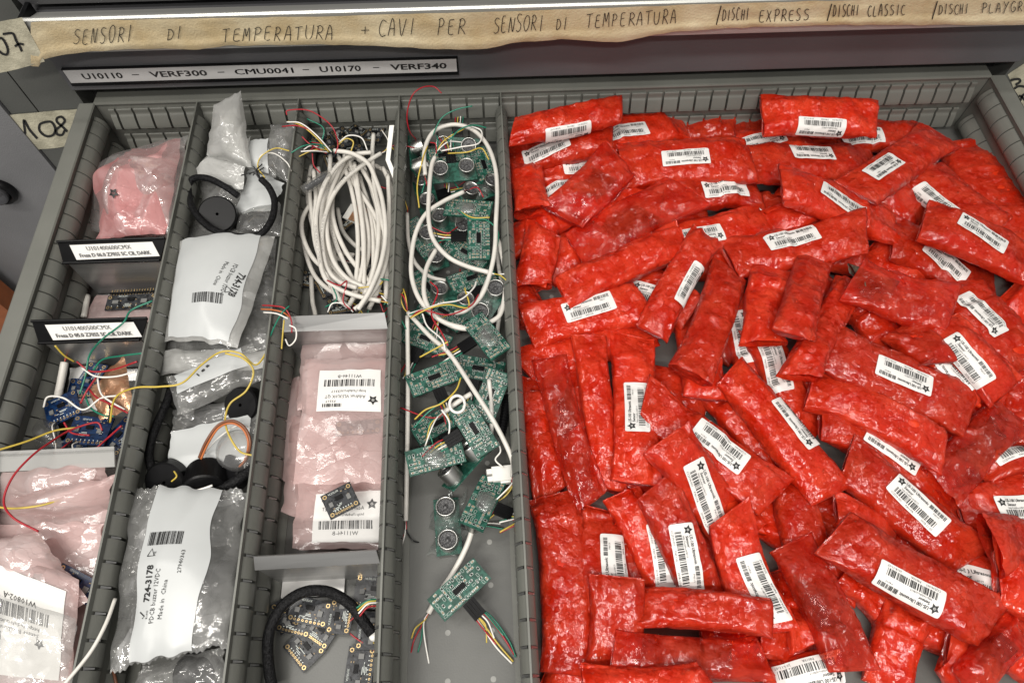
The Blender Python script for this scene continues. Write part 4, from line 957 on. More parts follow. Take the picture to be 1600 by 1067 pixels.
def make_small(seed, label, Mx, colour='black', l=.0215, w=.018, group='small sensor boards lying loose', wires=()):
    """small breakout board: ringed holes, a row of pads, chips and white print"""
    r = random.Random(seed); t = .0016; zt = t / 2 + .00004
    root = thing('breakout_board', label, 'circuit board', group=group, M=Mx)
    mb = MB(); mb.box(-l / 2, l / 2, -w / 2, w / 2, -t / 2, t / 2); mb.build('board', M['pcb_' + colour], root)
    mb = MB()
    for sx in (-1, 1):
        for sy in (-1, 1): hole_ring(mb, sx * (l / 2 - .0026), sy * (w / 2 - .0026), .0016, t / 2, 0)
    for i in range(7):
        hole_ring(mb, -l / 2 + .0058 + i * (l - .0116) / 6, -w / 2 + 0.0021, .0009, t / 2, 0, 10)
    mb.build('plated_hole', [M['gold']], root)
    mb = MB()
    mb.box(-.003, .003, .001, .0042, zt, zt + .0011, 0); mb.box(l * .22, l * .34, -.0022, .0018, zt, zt + .0014, 1); mb.box(-l * .36, -l * .24, -.002, .0015, zt, zt + .0014, 1)
    for k in range(14):
        x, y = r.uniform(-l * .33, l * .33), r.uniform(-w * .20, w * .34)
        mb.box(x - .0006, x + .0006, y - .00035, y + .00035, zt, zt + .0005, 2 if k % 2 else 3)
    mb.build('surface_parts', [M['black'], surf_grey, surf_tan, M['black']], root)
    d = Decal(); d.text('VL53L0X' if colour == 'black' else 'SENSOR', -l * 500 * .55, w * 500 * .72, 1.5)
    d.star(l * 500 * .62, -w * 500 * .1, 1.9 if colour == 'blue' else 1.2)
    for k in range(4): d.rect(r.uniform(-8, -2), -5.2 + k * 1.0, r.uniform(3, 7), .38)
    for k in range(7): d.rect(-l * 500 + 5.3 + k * (l * 1000 - 11.6) / 6, -w * 500 + 3.6, .7, .8)
    mb = MB(); mb.add([(a * .001, b * .001, zt + .00003) for a, b in d.v], d.f); mb.build('silkscreen', M['silk'], root)
    for i, c in enumerate(wires):
        x = -l / 2 + .006 + i * .0027; mb = MB()
        mb.tube(spline([(x, -w / 2 + .002, t / 2), (x, -w / 2 - .004, .006), (x + r.uniform(-.01, .01), -w / 2 - .016, .006), (x + r.uniform(-.02, .02), -w / 2 - .03, .002)], 6), .0006, 6); mb.build('wire', M['w_' + c], root, smooth=True)
    return root

class Bag:
    """flat or swollen pouch over a four cornered outline: TL, TR, BR, BL photo points with heights"""
    def __init__(s, quad, thick, seed, amp=.0025, freq=40, bow=(0, 0), serr=0.0, power=.6, rag=.0015):
        s.q = np.array([U(*p) for p in quad]); s.t = thick; s.o = seed * 3.7; s.amp = amp; s.fr = freq; s.bow = bow; s.serr = serr; s.pw = power; s.rag = rag
        s.W = (np.linalg.norm(s.q[1] - s.q[0]) + np.linalg.norm(s.q[2] - s.q[3])) / 2; s.H = (np.linalg.norm(s.q[3] - s.q[0]) + np.linalg.norm(s.q[2] - s.q[1])) / 2
        n = np.cross(s.q[1] - s.q[0], s.q[3] - s.q[0]); s.n = n / np.linalg.norm(n); s.n = s.n if s.n[2] > 0 else -s.n
        s.org = s.q.mean(0)
    def pos(s, a, b, side=1, off=0.0):
        a = np.asarray(a, float); b = np.asarray(b, float)
        A = a + s.rag / s.W * vnoise(b * 9, s.o, 2.0) * (2 * np.abs(a - .5)) ** 3; B = b + s.rag / s.H * vnoise(a * 9, s.o, 8.0) * (2 * np.abs(b - .5)) ** 3
        if s.serr: B = B + s.serr / s.H * (np.abs(np.mod(a * s.W / .0042, 1) - .5) * 2 - .5) * (np.abs(b - .5) > .4995)
        q = s.q
        p = ((1 - A) * (1 - B))[:, None] * q[0] + (A * (1 - B))[:, None] * q[1] + (A * B)[:, None] * q[2] + ((1 - A) * B)[:, None] * q[3]
        edge = np.clip(np.sin(np.pi * np.clip(a, 0, 1)) * np.sin(np.pi * np.clip(b, 0, 1)), 0, 1)
        x, y = a * s.W, b * s.H; f = s.fr
        g = s.amp * (ridged(x * f * .5 + s.o, y * f * .35, 1.0 + s.o) * .9 + .5 * ridged(x * f + y * f * .4, y * f * .9 - x * f * .2, s.o + 4) + .8 * vnoise(x * f * .25, y * f * .25, s.o + 7))
        h = s.bow[0] * np.sin(np.pi * a) + s.bow[1] * np.sin(np.pi * b) + g * (.35 + .65 * edge ** .3)
        return p + (h + side * (s.t / 2 * edge ** s.pw + .0002 * edge) + off)[:, None] * s.n[None] - s.org[None]
    def build(s, name, mat, parent, res=.0028, two=True, a0=0, a1=1, b0=0, b1=1, off=0.0, wav=0.0, M_=None):
        nu = max(8, int(s.W * (a1 - a0) / res)); nv = max(8, int(s.H * (b1 - b0) / res))
        if s.serr: nu = max(nu, int(s.W / .00105))
        ga, gb = np.meshgrid(np.linspace(0, 1, nu + 1), np.linspace(0, 1, nv + 1)); ga, gb = ga.ravel(), gb.ravel()
        aa = a0 + (a1 - a0) * ga; bb = b0 + (b1 - b0) * gb
        if wav: aa = aa + wav * (vnoise(bb * 4, s.o + ga * 2, 5.0) + .5 * np.sin(bb * 5 + s.o)) * (2 * np.abs(ga - .5))
        fs = [(j * (nu + 1) + i, j * (nu + 1) + i + 1, (j + 1) * (nu + 1) + i + 1, (j + 1) * (nu + 1) + i) for j in range(nv) for i in range(nu)]
        mb = MB(); mb.add(s.pos(aa, bb, 1, off), fs); uv = np.column_stack([aa * s.W, bb * s.H])
        if two: mb.add(s.pos(aa, bb, -1, off), [f[::-1] for f in fs]); uv = np.concatenate([uv, uv + .37])
        return mb.build(name, mat, parent, smooth=True, uv=uv)
    def art(s, d, ca, cb, ang, parent, mat, off=.0008, name='lettering', mirror=False, squeeze=1.0):
        v = np.array(d.v, float) * .001; 
        if mirror: v[:, 0] *= -1
        c, si = math.cos(math.radians(ang)), math.sin(math.radians(ang))
        x, y = v[:, 0] * c - v[:, 1] * si, v[:, 0] * si + v[:, 1] * c
        mb = MB(); mb.add(s.pos(ca + x / s.W, cb - y / s.H, 1, off), d.f); return mb.build(name, mat, parent)
def bag(name, label, cat, quad, thick, seed, mat, group=None, **kw):
    b = Bag(quad, thick, seed, **kw); root = thing(name, label, cat, tuple(b.org), group); b.build('film', mat, root); return b, root
def slab(quadw, th, name, mat, parent=None):
    """plate through four world points with thickness th"""
    q = [np.array(p, float) for p in quadw]; n = np.cross(q[1] - q[0], q[3] - q[0]); n = n / np.linalg.norm(n) * th
    mb = MB(); mb.add([*q, *[p + n for p in q]], [(0, 1, 2, 3), (7, 6, 5, 4), (0, 4, 5, 1), (1, 5, 6, 2), (2, 6, 7, 3), (3, 7, 4, 0)]); return mb.build(name, mat, parent)
def quad_art(d, qw, w, h, mat, name='lettering', off=.0004, parent=None):
    q = [np.array(p, float) for p in qw]; n = np.cross(q[1] - q[0], q[3] - q[0]); n /= np.linalg.norm(n); n = n if n[2] > 0 else -n
    mb = MB()
    mb.add([(q[3] * (1 - x / w) + q[2] * (x / w)) * (y / h) * 0 + ((q[0] * (1 - x / w) + q[1] * x / w) * (y / h) + (q[3] * (1 - x / w) + q[2] * x / w) * (1 - y / h)) + n * off for x, y in d.v], d.f)
    return mb.build(name, mat, parent)
# ------------------------------------------------------------------ first lane (left): pink bags and blue boards
def label_bar(tq, zq, lab, l1, l2, label):
    root = thing('label_bar', label, 'label bar', group='black label bars across the first lane')
    q = [U(*p, zz) for p, zz in zip(tq, zq)]
    slab(q, .0022, 'holder', M['black'], root)
    for a, b in ((0, 1), (3, 2)):
        mb = MB(); mb.tube([q[a] + (0, 0, .0010), q[b] + (0, 0, .0010)], .0013, 8); mb.build('rail', M['black'], root)
    lq = [U(*p, zz) for p, zz in zip(lab, (zq[0] + .0012, zq[0] + .0012, zq[3] + .0030, zq[3] + .0030))]
    lq = [q[0] + (q[1] - q[0]) * a + (q[3] - q[0]) * b + np.array([0, -.0006, .0012]) for a, b in ((.11, .16), (.88, .14), (.92, .82), (.14, .86))]
    l_ = slab(lq, .0003, 'label', M['paper'], root)
    d = Decal(); d.text(l1, 14, 9.0, 4.2, 40, bold=True); d.text(l2, 5, 2.6, 3.6, 64, bold=True)
    quad_art(d, lq, 75, 15, M['greyink'], parent=l_, off=.0008)
    a, b = q[3] + np.array([.002, .002, 0]), q[2] + np.array([-.001, .002, 0])
    slab([a, b, (b[0], b[1], .002), (a[0], a[1], .002)], .0010, 'plate', M['alu'], root)
    slab([(a[0], a[1] - .0012, .0035), (b[0], b[1] - .0012, .0035), (b[0], b[1] - .012, .0015), (a[0], a[1] - .012, .0015)], .0008, 'foot', M['alu'], root)
    return root
label_bar([(90, 379), (258, 373), (250, 408), (99, 412)], (.070, .070, .056, .056), [(106, 384), (240, 381), (243, 404), (112, 407)], 'U101400600CMX', 'Fresa D 06.0 Z70SS SC CIL DARK', 'black label bar with a white label just in front of the deep pink bag')
label_bar([(50, 503), (230, 498), (219, 532), (61, 537)], (.070, .070, .056, .056), [(76, 510), (215, 507), (220, 530), (83, 533)], 'U101400500CMX', 'Fresa D 05.0 Z70SS SC CIL DARK', 'black label bar with a white label between the bagged board and the blue boards')

b, r = bag('pink_bag', 'crumpled deep pink bag with small dark flower mark in the far left corner', 'plastic bag', [(158, 262, .040), (282, 214, .062), (262, 368, .048), (152, 374, .040)], .034, 3, M['deep_pink'], amp=.0095, freq=36)
d = Decal(); d.star(0, 0, 5.2, 20); b.art(d, .45, .66, 10, r, M['ink'], off=.0018, name='flower_mark')
bag('clear_bag', 'crinkled clear bag wrapped loosely round the deep pink bag', 'plastic bag', [(146, 262, .030), (291, 208, .066), (272, 372, .045), (141, 362, .030)], .050, 4, M['clear'], amp=.0065, freq=34)
bag('pink_bag', 'flat pale pink bag holding a header board between the two label bars', 'plastic bag', [(150, 462, .010), (246, 458, .012), (236, 504, .012), (132, 500, .010)], .004, 5, M['pink'], amp=.0012)
make_small(11, 'dark board with pin rows inside the flat bag between the label bars', frame((205, 472), .016, -3), l=.045, w=.016, group=None)
mb = MB()
for i in range(16): mb.box(-.02 + i * .00254, -.0194 + i * .00254, -.004, .004, 0, .0006); mb.box(-.0207 + i * .00254, -.0187 + i * .00254, -.001, .001, -.0005, .0016, 1)
o = mb.build('pin_header', [M['gold'], M['black']], None, M=frame((208, 458), .016, -3)); tag(o, 'loose row of gold pins lying above the bagged header board', 'pin header')
cable([(137, 462, .012), (131, 495, .014)], 'short white stub of cable beside the flat bag between label bars', 'white cable stubs in the first lane', r=.0026)
cable([(101, 566, .030), (96, 592, .026), (90, 622, .022)], 'white cable stub with stripped end above the starred blue board', 'white cable stubs in the first lane', r=.0032, ends=(('orange', 'green', 'wblack', 'red'), ()), seed=4)
cable([(60, 638, .02), (47, 680, .02), (34, 708, .02)], 'thin dusty white stub against the left drawer wall', 'white cable stubs in the first lane', r=.0020)
bg_ = 'blue boards heaped in the first lane'
for n_, (px, py, z, ang, tl, l, w, ws, lab) in enumerate([
   (150, 610, .010, 10, (0, 4), .026, .019, (), 'blue board mostly under the copper foil'),
   (144, 586, .020, -62, (4, 8), .024, .017, (), 'small blue board by the white stub at the top of the heap'),
   (131, 607, .014, 0, (6, 0), .026, .018, (), 'blue board half buried above the starred one'),
   (109, 701, .016, -14, (0, 6), .027, .018, ('wblack',), 'blue board at the near edge of the heap, partly cut off'),
   (190, 682, .020, -48, (5, 4), .030, .020, (), 'blue board leaning on the divider at the right of the heap'),
   (98, 638, .026, -22, (3, -5), .028, .024, ('white', 'wblack'), 'blue board with bright white star and text at the left of the heap'),
   (140, 673, .028, 3, (-4, 3), .032, .025, ('red', 'wblack', 'white'), 'large blue board with star and gold ringed hole in the middle of the heap')]):
    make_small(30 + n_, lab, frame((px, py), z, ang, tl), 'blue', l, w, bg_, ws)
b = Bag([(138, 612, .034), (192, 556, .038), (212, 640, .038), (158, 656, .034)], .002, 21, amp=.0035, freq=70)
o = thing('copper_foil', 'crinkled copper foil sheet over the blue boards against the divider', 'foil', tuple(b.org)); b.build('foil', M['copper'], o, two=False)
bag('clear_bag', 'small dim clear bag with parts left of the blue boards', 'plastic bag', [(60, 640, .020), (92, 660, .024), (100, 704, .020), (50, 706, .016)], .014, 23, M['clear'], amp=.004)
mb = MB(); mb.box(-.011, .011, -.008, .008, -.003, .003); o = mb.build('black_module', M['black'], None, M=frame((78, 680), .012, 30, (5, 5))); tag(o, 'black module inside the dim clear bag by the left wall', 'module')
bag('white_paper', 'scrap of white packaging under the blue boards', 'paper', [(110, 575, .012), (160, 570, .012), (165, 640, .012), (100, 650, .010)], .002, 24, M['paper'], amp=.002)

# clear partition and stack of pink bags
root = thing('clear_partition', 'clear plastic cross partition with rounded corner before the pale pink bags', 'partition')
q = [U(-30, 714, .058), U(176, 705, .058)]
slab([q[0], q[1], (q[1][0], q[1][1] - .004, .002), (q[0][0], q[0][1] - .004, .002)], .0016, 'plate', M['acryl'], root)
slab([q[0] + (0, .004, .0), q[1] + (0, .004, .0), q[1] + (.002, -.011, -.004), q[0] + (0, -.011, -.004)], .0014, 'flange', M['milky'], root)
gp = 'pale pink antistatic bags stacked in the first lane'
for n_, (qd, th, lab, kw) in enumerate([
   ([(-40, 738, .046), (165, 718, .050), (178, 790, .030), (-40, 800, .026)], .004, 'pale pink bag standing farthest back in the stack', dict(amp=.005, freq=24, bow=(.006, 0))),
   ([(20, 775, .040), (180, 742, .052), (172, 800, .036), (0, 800, .034)], .010, 'pale pink bag with a curled over top edge', dict(amp=.007, freq=20, bow=(.012, .004))),
   ([(5, 778, .036), (172, 770, .040), (158, 860, .034), (-20, 850, .032)], .005, 'flat pale pink bag in the middle of the stack', dict(amp=.003, freq=24)),
   ([(-40, 820, .038), (160, 815, .042), (148, 905, .036), (-40, 900, .034)], .005, 'pale pink bag with diagonal crease near the divider', dict(amp=.004, freq=22)),
   ([(-40, 880, .030), (150, 870, .034), (120, 1090, .032), (-60, 1090, .030)], .008, 'pale pink bag lowest at the near end of the stack', dict(amp=.004, freq=22)),
   ]): bag('pink_bag', lab, 'plastic bag', qd, th, 40 + n_, M['pink'], gp, **kw)
make_small(47, 'blue edged board showing through the pink bags near the divider', frame((118, 912), .046, 28), 'blue', .036, .016, None)
b, r = bag('pink_bag', 'glossy pink bag on top with small dark flower, nearest the divider', 'plastic bag', [(-30, 850, .050), (60, 830, .052), (140, 935, .052), (60, 1010, .050)], .010, 46, M['pink'], gp, amp=.004, freq=26)
d = Decal(); d.star(0, 0, 4.5, 30); b.art(d, .62, .55, -30, r, M['greyink'], name='flower_mark')
b, r = bag('pink_bag', 'front pink bag with large upside down barcode label', 'plastic bag', [(-40, 832, .056), (126, 905, .056), (112, 1092, .052), (-70, 1085, .052)], .012, 48, M['pink'], gp, amp=.0035, freq=28)
pn = b.build('label', M['paper'], r, two=False, a0=.10, a1=.92, b0=.14, b1=.86, off=.0006)
d = Decal(); d.text('W10802-A', -14, -14, 3.8, 26); d.bars(-24, -8.5, 46, 9, 5, 30); d.text('http://adafru.it/', -18, 3, 2.4, 30); d.text('Sensor Breakout', -18, 7, 2.6, 30); d.bars(10, 11, 14, 5, 9, 12); d.star(-19, 13, 4)
b.art(d, .52, .46, 178, pn, M['ink'], off=.0009)
b2 = Bag([(-40, 915, .070), (124, 965, .066), (100, 1100, .060), (-80, 1100, .060)], .004, 49, amp=.004, freq=34)
r2 = thing('clear_bag', 'shiny clear bag lying over the front pink bag label', 'plastic bag', tuple(b2.org)); b2.build('film', M['clear'], r2, two=False)

# ------------------------------------------------------------------ second lane: buzzers in bags
def buzzer(cpx, z, ang, tl, label, rad=.0165, h=.016, sticker=None, body='body'):
    root = thing('buzzer', label, 'buzzer', group='black round buzzers in the second lane', M=frame(cpx, z, ang, tl))
    mb = MB(); mb.lathe([(.0012, h - .004), (.0014, h), (rad - .0012, h), (rad, h - .0012), (rad, .001), (rad - .001, 0), (.001, 0)], 40); mb.build('case', M['black'], root, smooth=False)
    if sticker:
        d = Decal(); d.text(sticker, -11, -1.7, 3.4, 22, bold=True); mb = MB(); n = 20
        vs = []
        for i in range(n + 1):
            a = (i / n - .5) * .026 / rad - math.pi / 2
            vs += [((rad + .0003) * math.cos(a), (rad + .0003) * math.sin(a), h * .5 - .0034), ((rad + .0003) * math.cos(a), (rad + .0003) * math.sin(a), h * .5 + .0034)]
        mb.add(vs, [(2 * i, 2 * i + 2, 2 * i + 3, 2 * i + 1) for i in range(n)], 0)
        mb.add([((rad + .0005) * math.cos(x * .001 / rad - math.pi / 2), (rad + .0005) * math.sin(x * .001 / rad - math.pi / 2), h * .5 + y * .001) for x, y in d.v], d.f, 1)
        mb.build('sticker', [M['greypaper'], M['ink']], root)
    return root
gb = 'clear and white panelled bags in the second lane'
gs = 'black braided sleeves in the lanes'
# far end
bag('clear_bag', 'grey clear bag with a dark object at the far right of the second lane', 'plastic bag', [(424, 196, .070), (463, 194, .070), (452, 288, .050), (418, 266, .048)], .020, 61, M['clear'], gb, amp=.004)
b, r = bag('white_bag', 'white panelled bag with two short printed words at the far end of the lane', 'plastic bag', [(386, 222, .064), (430, 214, .066), (432, 280, .056), (382, 262, .054)], .012, 62, M['clear'], gb, amp=.005, freq=24)
pn = b.build('panel', M['panel'], r, two=False, a0=.02, a1=.80, b0=.04, b1=.96, off=.0008, wav=.03)
d = Decal(); d.text('PDCB', -6, 2.0, 3.0, 10); d.text('Made in', -6, -3, 3.0, 12); b.art(d, .12, .62, 78, pn, M['ink'], off=.0014)
bag('white_bag', 'white sheet of a bag lying under the frayed sleeve end', 'plastic bag', [(388, 262, .046), (442, 286, .050), (425, 330, .044), (368, 335, .036)], .008, 63, M['panel'], gb, amp=.003)
mb = MB(); mb.lathe([(.0001, .017), (.0125, .017), (.0145, .015), (.0145, 0)], 32); o = mb.build('buzzer', M['black'], None, smooth=True, M=frame((398, 352), .018, 0, (12, 8))); tag(o, 'dark buzzer inside a clear bag right of the disc shaped one', 'buzzer', 'black round buzzers in the second lane')
bag('clear_bag', 'clear bag around the dark buzzer by the far sleeve loop', 'plastic bag', [(372, 330, .040), (438, 318, .044), (440, 372, .040), (366, 376, .036)], .026, 64, M['clear'], gb, amp=.004)
mb = MB(); mb.box(-.010, .010, -.007, .007, 0, .010); o = mb.build('black_module', M['black'], None, M=frame((350, 274), .040, 5, (20, 0))); tag(o, 'black block inside the milky bag at the far end of the second lane', 'module')
bag('milky_bag', 'tall milky grey bag poking up above the far drawer wall', 'plastic bag', [(334, 166, .092), (376, 142, .096), (394, 262, .066), (324, 244, .064)], .024, 65, M['milky'], gb, amp=.010, freq=22)
bag('milky_bag', 'lower flap of milky bag spread towards the first divider', 'plastic bag', [(352, 226, .074), (392, 215, .072), (380, 300, .050), (298, 272, .052)], .012, 66, M['milky'], gb, amp=.008, freq=22)
bag('clear_bag', 'clear tail of the milky bag behind the disc buzzer', 'plastic bag', [(310, 280, .040), (378, 285, .046), (370, 325, .036), (318, 330, .030)], .010, 67, M['clear'], gb, amp=.004)
buzzer((345, 340), .040, 12, (24, 18), 'round black buzzer disc circled by the braided sleeve', .0172, .016, '724-3178')
cable([(372, 306, .058), (350, 291, .062), (325, 279, .064), (303, 279, .060), (295, 292, .056), (298, 318, .056), (314, 344, .058), (340, 362, .060), (375, 370, .062), (406, 366, .062), (424, 344, .062), (429, 316, .062), (421, 294, .064), (408, 280, .066)], 'thick black braided sleeve looped round the disc buzzer', gs, r=.0031, mat='braid', ends=((), ('wblack',) * 9), cat='braided sleeve', length=.012, seed=8)
wire('loose_wire', [(414, 278, .066), (403, 262, .070), (408, 245, .074), (430, 232, .078), (452, 236, .078)], 'yellow', 'yellow wire arching above the frayed sleeve at the far end')
wire('loose_wire', [(404, 258, .068), (408, 243, .071), (428, 240, .074), (448, 254, .072), (455, 268, .066)], 'white', 'thin white wire arching beside the yellow one at the far end')

# middle: big upside down panelled bag
bag('clear_bag', 'clear bag edge under the upside down panelled bag', 'plastic bag', [(284, 342, .034), (430, 372, .036), (425, 560, .036), (252, 560, .034)], .020, 70, M['clear'], gb, amp=.005, freq=24)
b, r = bag('white_bag', 'panelled buzzer bag lying upside down in the middle of the lane', 'plastic bag', [(282, 378, .056), (430, 372, .056), (372, 545, .052), (258, 534, .050)], .018, 71, M['milky'], gb, amp=.004, freq=20, bow=(.006, 0))
pn = b.build('panel', M['panel'], r, two=False, a0=.07, a1=.90, b0=.02, b1=.975, off=.0009, wav=.02)
d = Decal(); d.text('724-3178', -2, 9, 5, 22, bold=True); d.text('PDCB buzzer 12VDC', -8, 3, 3.2, 30); d.text('Made in  China', -8, -4, 3.2, 24); b.art(d, .70, .42, -100, pn, M['ink'], off=.0014)
d = Decal(); d.bars(-13, -5, 26, 9, 4, 26); b.art(d, .56, .66, 4, pn, M['ink'], off=.0014, name='barcode')
d = Decal(); ribbon(d, [(-3, -2), (0, 3), (3, -2), (-3, -2)], .7, 1); b.art(d, .76, .58, 150, pn, M['ink'], off=.0014, name='recycling_mark')
b, r = bag('white_bag', 'panelled bag with three small letters showing under the yellow wire', 'plastic bag', [(262, 590, .044), (395, 535, .050), (420, 590, .040), (280, 650, .036)], .014, 72, M['clear'], gb, amp=.006, freq=24)
pn = b.build('panel', M['panel'], r, two=False, a0=.10, a1=.86, b0=.04, b1=.55, off=.0008, wav=.02)
d = Decal(); d.text('1 e a', -4, 0, 3.2, 12, bold=True); b.art(d, .40, .30, 30, pn, M['ink'], off=.0014)
bag('clear_bag', 'crumpled clear flap below the upside down panelled bag', 'plastic bag', [(256, 545, .048), (418, 548, .050), (414, 575, .046), (250, 585, .040)], .010, 73, M['milky'], gb, amp=.006, freq=26)
buzzer((392, 632), .026, 0, (25, -10), 'black buzzer with a small white sticker by the second divider', .0150, .016, '3178')
bag('clear_bag', 'clear bag with a dark oval part above the white panel', 'plastic bag', [(272, 640, .026), (400, 620, .030), (395, 670, .026), (270, 680, .022)], .014, 75, M['clear'], gb, amp=.004)
mb = MB(); mb.lathe([(.0001, .012), (.011, .012), (.0135, .009), (.0135, 0)], 30); o = mb.build('buzzer', M['black'], None, smooth=True, M=frame((325, 655), .012, 0, (8, 0)) @ Matrix.Scale(1.5, 4, (1, 0, 0))); tag(o, 'dark grey oval buzzer under clear film above the white panel', 'buzzer', 'black round buzzers in the second lane')
b, r = bag('white_bag', 'plain white panelled bag behind the cluster of bare buzzers', 'plastic bag', [(268, 674, .034), (406, 644, .038), (398, 738, .030), (258, 752, .026)], .008, 76, M['clear'], gb, amp=.004, freq=26)
b.build('panel', M['panel'], r, two=False, a0=.01, a1=.9, b0=.01, b1=.95, off=.0008)
wire('loose_wire', [(311, 715, .044), (322, 690, .052), (340, 665, .058), (362, 657, .060), (382, 668, .058), (391, 690, .054), (386, 715, .046), (376, 728, .040)], 'brown', 'brown wire bent in a wide arch behind the bare buzzers', r=.0011)
wire('loose_wire', [(314, 717, .044), (326, 691, .051), (342, 668, .057), (362, 661, .059), (380, 671, .057), (388, 692, .053), (383, 717, .045), (374, 729, .040)], 'orange', 'orange wire bent in an arch beside the brown one', r=.0009)
wire('loose_wire', [(320, 708, .040), (340, 685, .046), (372, 664, .052), (392, 668, .050)], 'white', 'white wire crossing the brown arch')
mb = MB(); mb.lathe([(.0001, .009), (.0125, .009), (.0155, .007), (.0165, 0)], 36); o = mb.build('plastic_disc', M['acryl'], None, smooth=True, M=frame((373, 704), .040, 0, (10, -8))); tag(o, 'clear round plastic disc behind the bare buzzers', 'disc')
buzzer((272, 745), .024, 4, (35, 0), 'black buzzer with a printed number sticker on its rim', .0160, .015, 'RS 724-3178')
buzzer((325, 738), .028, 80, (10, 62), 'bare black buzzer lying on its side in the middle of the cluster', .0165, .022)
buzzer((372, 742), .018, 0, (8, -20), 'bare black buzzer at the right of the cluster by the second divider', .0140, .017)
cable([(272, 588, .030), (262, 625, .036), (243, 668, .038), (233, 705, .036), (238, 735, .034), (252, 760, .030), (280, 770, .026)], 'black braided sleeve running along the first divider', gs, r=.0034, mat='braid', ends=(('wblack',) * 8, ()), cat='braided sleeve', length=.016, seed=6)
cable([(200, 780, .030), (178, 812, .036), (170, 840, .036), (174, 872, .032), (182, 884, .026)], 'black sleeve end showing left of the large buzzer bag', gs, r=.0026, mat='braid', cat='braided sleeve')
cable([(398, 728, .036), (370, 750, .038), (335, 768, .036), (300, 780, .030)], 'black braided sleeve just above the large buzzer bag', gs, r=.0038, mat='braid', cat='braided sleeve')
wire('loose_wire', [(300, 768, .046), (318, 763, .048), (332, 758, .048)], 'white', 'short white wire above the serrated edge of the large buzzer bag', r=.0009)
wire('loose_wire', [(268, 752, .046), (276, 744, .048), (272, 736, .047)], 'yellow', 'tiny yellow wire by the rim sticker of the buzzer')
# near end
bag('clear_bag', 'clear bag corner at the bottom edge below the large buzzer bag', 'plastic bag', [(225, 1040, .022), (350, 1010, .024), (355, 1085, .02), (200, 1085, .02)], .014, 79, M['clear'], gb, amp=.004)
buzzer((312, 1052), .010, 0, (0, 10), 'dark buzzer under clear film at the bottom edge', .0155, .012)
buzzer((352, 905), .012, 0, (10, 40), 'dark buzzer glimpsed through the right side of the large buzzer bag', .0155, .016)
b, r = bag('white_bag', 'large clear buzzer bag with white panel and serrated ends, near end', 'plastic bag', [(211, 759, .046), (390, 769, .046), (352, 1012, .046), (168, 1048, .046)], .026, 78, M['clear'], gb, amp=.0045, freq=26, serr=.0016, rag=.004)
pn = b.build('panel', M['panel'], r, two=False, a0=.22, a1=.77, b0=.002, b1=.992, off=.0009, wav=.035)
d = Decal(); d.bars(-12.5, -4.5, 25, 9.5, 6, 30); b.art(d, .43, .345, 1, pn, M['ink'], off=.0014, name='barcode')
d = Decal(); ribbon(d, [(-2.6, -2), (0, 3), (2.6, -2), (-2.6, -2)], .6, 1); d.text('PE', 3.6, -2, 1.6, 3, ang=90); b.art(d, .335, .43, 0, pn, M['ink'], off=.0014, name='recycling_mark')
d = Decal(); d.text('724-3178', -11, -2, 4.6, 23, bold=True); b.art(d, .345, .60, 87, pn, M['ink'], off=.0014)
d = Decal(); d.text('PDCB buzzer 12VDC', -16, -1.5, 3.2, 34); b.art(d, .405, .675, 85, pn, M['ink'], off=.0014)
d = Decal(); d.text('Made in  China', -12, -1.5, 3.1, 25); b.art(d, .475, .695, 84, pn, M['ink'], off=.0014)
d = Decal(); d.text('27940363', -8, -1.2, 2.6, 16); b.art(d, .60, .485, 88, pn, M['ink'], off=.0014)
d = Decal(); ribbon(d, [(-2, 0), (-.8, -1.6), (2, 2.4)], .7, 1); d.text('RoHS', -2.4, -4, 1.4, 5); b.art(d, .31, .76, 87, pn, M['ink'], off=.0014, name='check_mark')
cable([(180, 935, .072), (165, 975, .076), (140, 1020, .076), (95, 1075, .076)], 'thin white cable crossing the first divider at the bottom left', None, r=.0012)
wire('loose_wire', [(176, 1045, .030), (180, 1060, .026), (184, 1080, .022)], 'brown', 'brown wire end under the large buzzer bag at the bottom', r=.0011)
# ------------------------------------------------------------------ third lane: white cable hank, pink bags, black boards
def Z4(pts, z0, z1=None, zm=None):
    n = len(pts); out = []
    for i, p in enumerate(pts):
        t = i / (n - 1); z = z0 + ((z1 if z1 is not None else z0) - z0) * t
        if zm is not None: z += (zm - (z0 + (z1 if z1 is not None else z0)) / 2) * math.sin(math.pi * t)
        out.append((430 + p[0] * .375, 150 + p[1] * .375, z))
    return out
gk = 'small dark boards tangled under the white cables'
for n_, (px, py, z, ang, tl, lab) in enumerate([
    (505, 225, .030, -20, (10, 15), 'dark board at the far left above the cable hank'), (535, 215, .034, 40, (-10, 20), 'dark board at the far wall between cable ends'),
    (560, 205, .036, -60, (15, 30), 'dark board with upright edge at the far wall'), (585, 212, .040, 15, (10, -20), 'dark board at the far right behind the bent white strip'),
    (520, 252, .022, 70, (5, 5), 'dark board below the red wires at the head of the hank'), (552, 240, .024, -15, (10, 0), 'dark board in the shade at the head of the hank'),
    (540, 345, .012, -40, (5, 5), 'dark board glimpsed between the middle cable strands'), (577, 410, .014, 80, (10, 0), 'dark board glimpsed at the right of the hank'),
    (510, 448, .010, 60, (0, 5), 'dark board with ringed hole at the foot of the hank'), (487, 438, .008, 10, (0, 5), 'dark board in the lower left corner of the hank'),
    (530, 478, .010, -10, (0, 0), 'dark board just behind the aluminium divider plate')]):
    make_small(60 + n_, lab, frame((px, py), z, ang, tl), 'black', .022, .018, gk)
mb = MB(); mb.box(-.011, .011, -.009, .009, 0, .004); mb.box(-.004, .010, -.009, .009, .004, .0052, 1); o = mb.build('white_block', [M['nylon'], M['copper']], None, M=frame((558, 338), .012, 20, (5, 0))); tag(o, 'white block with copper face between the cable strands', 'module')
HK = 'white cables coiled in the third lane'
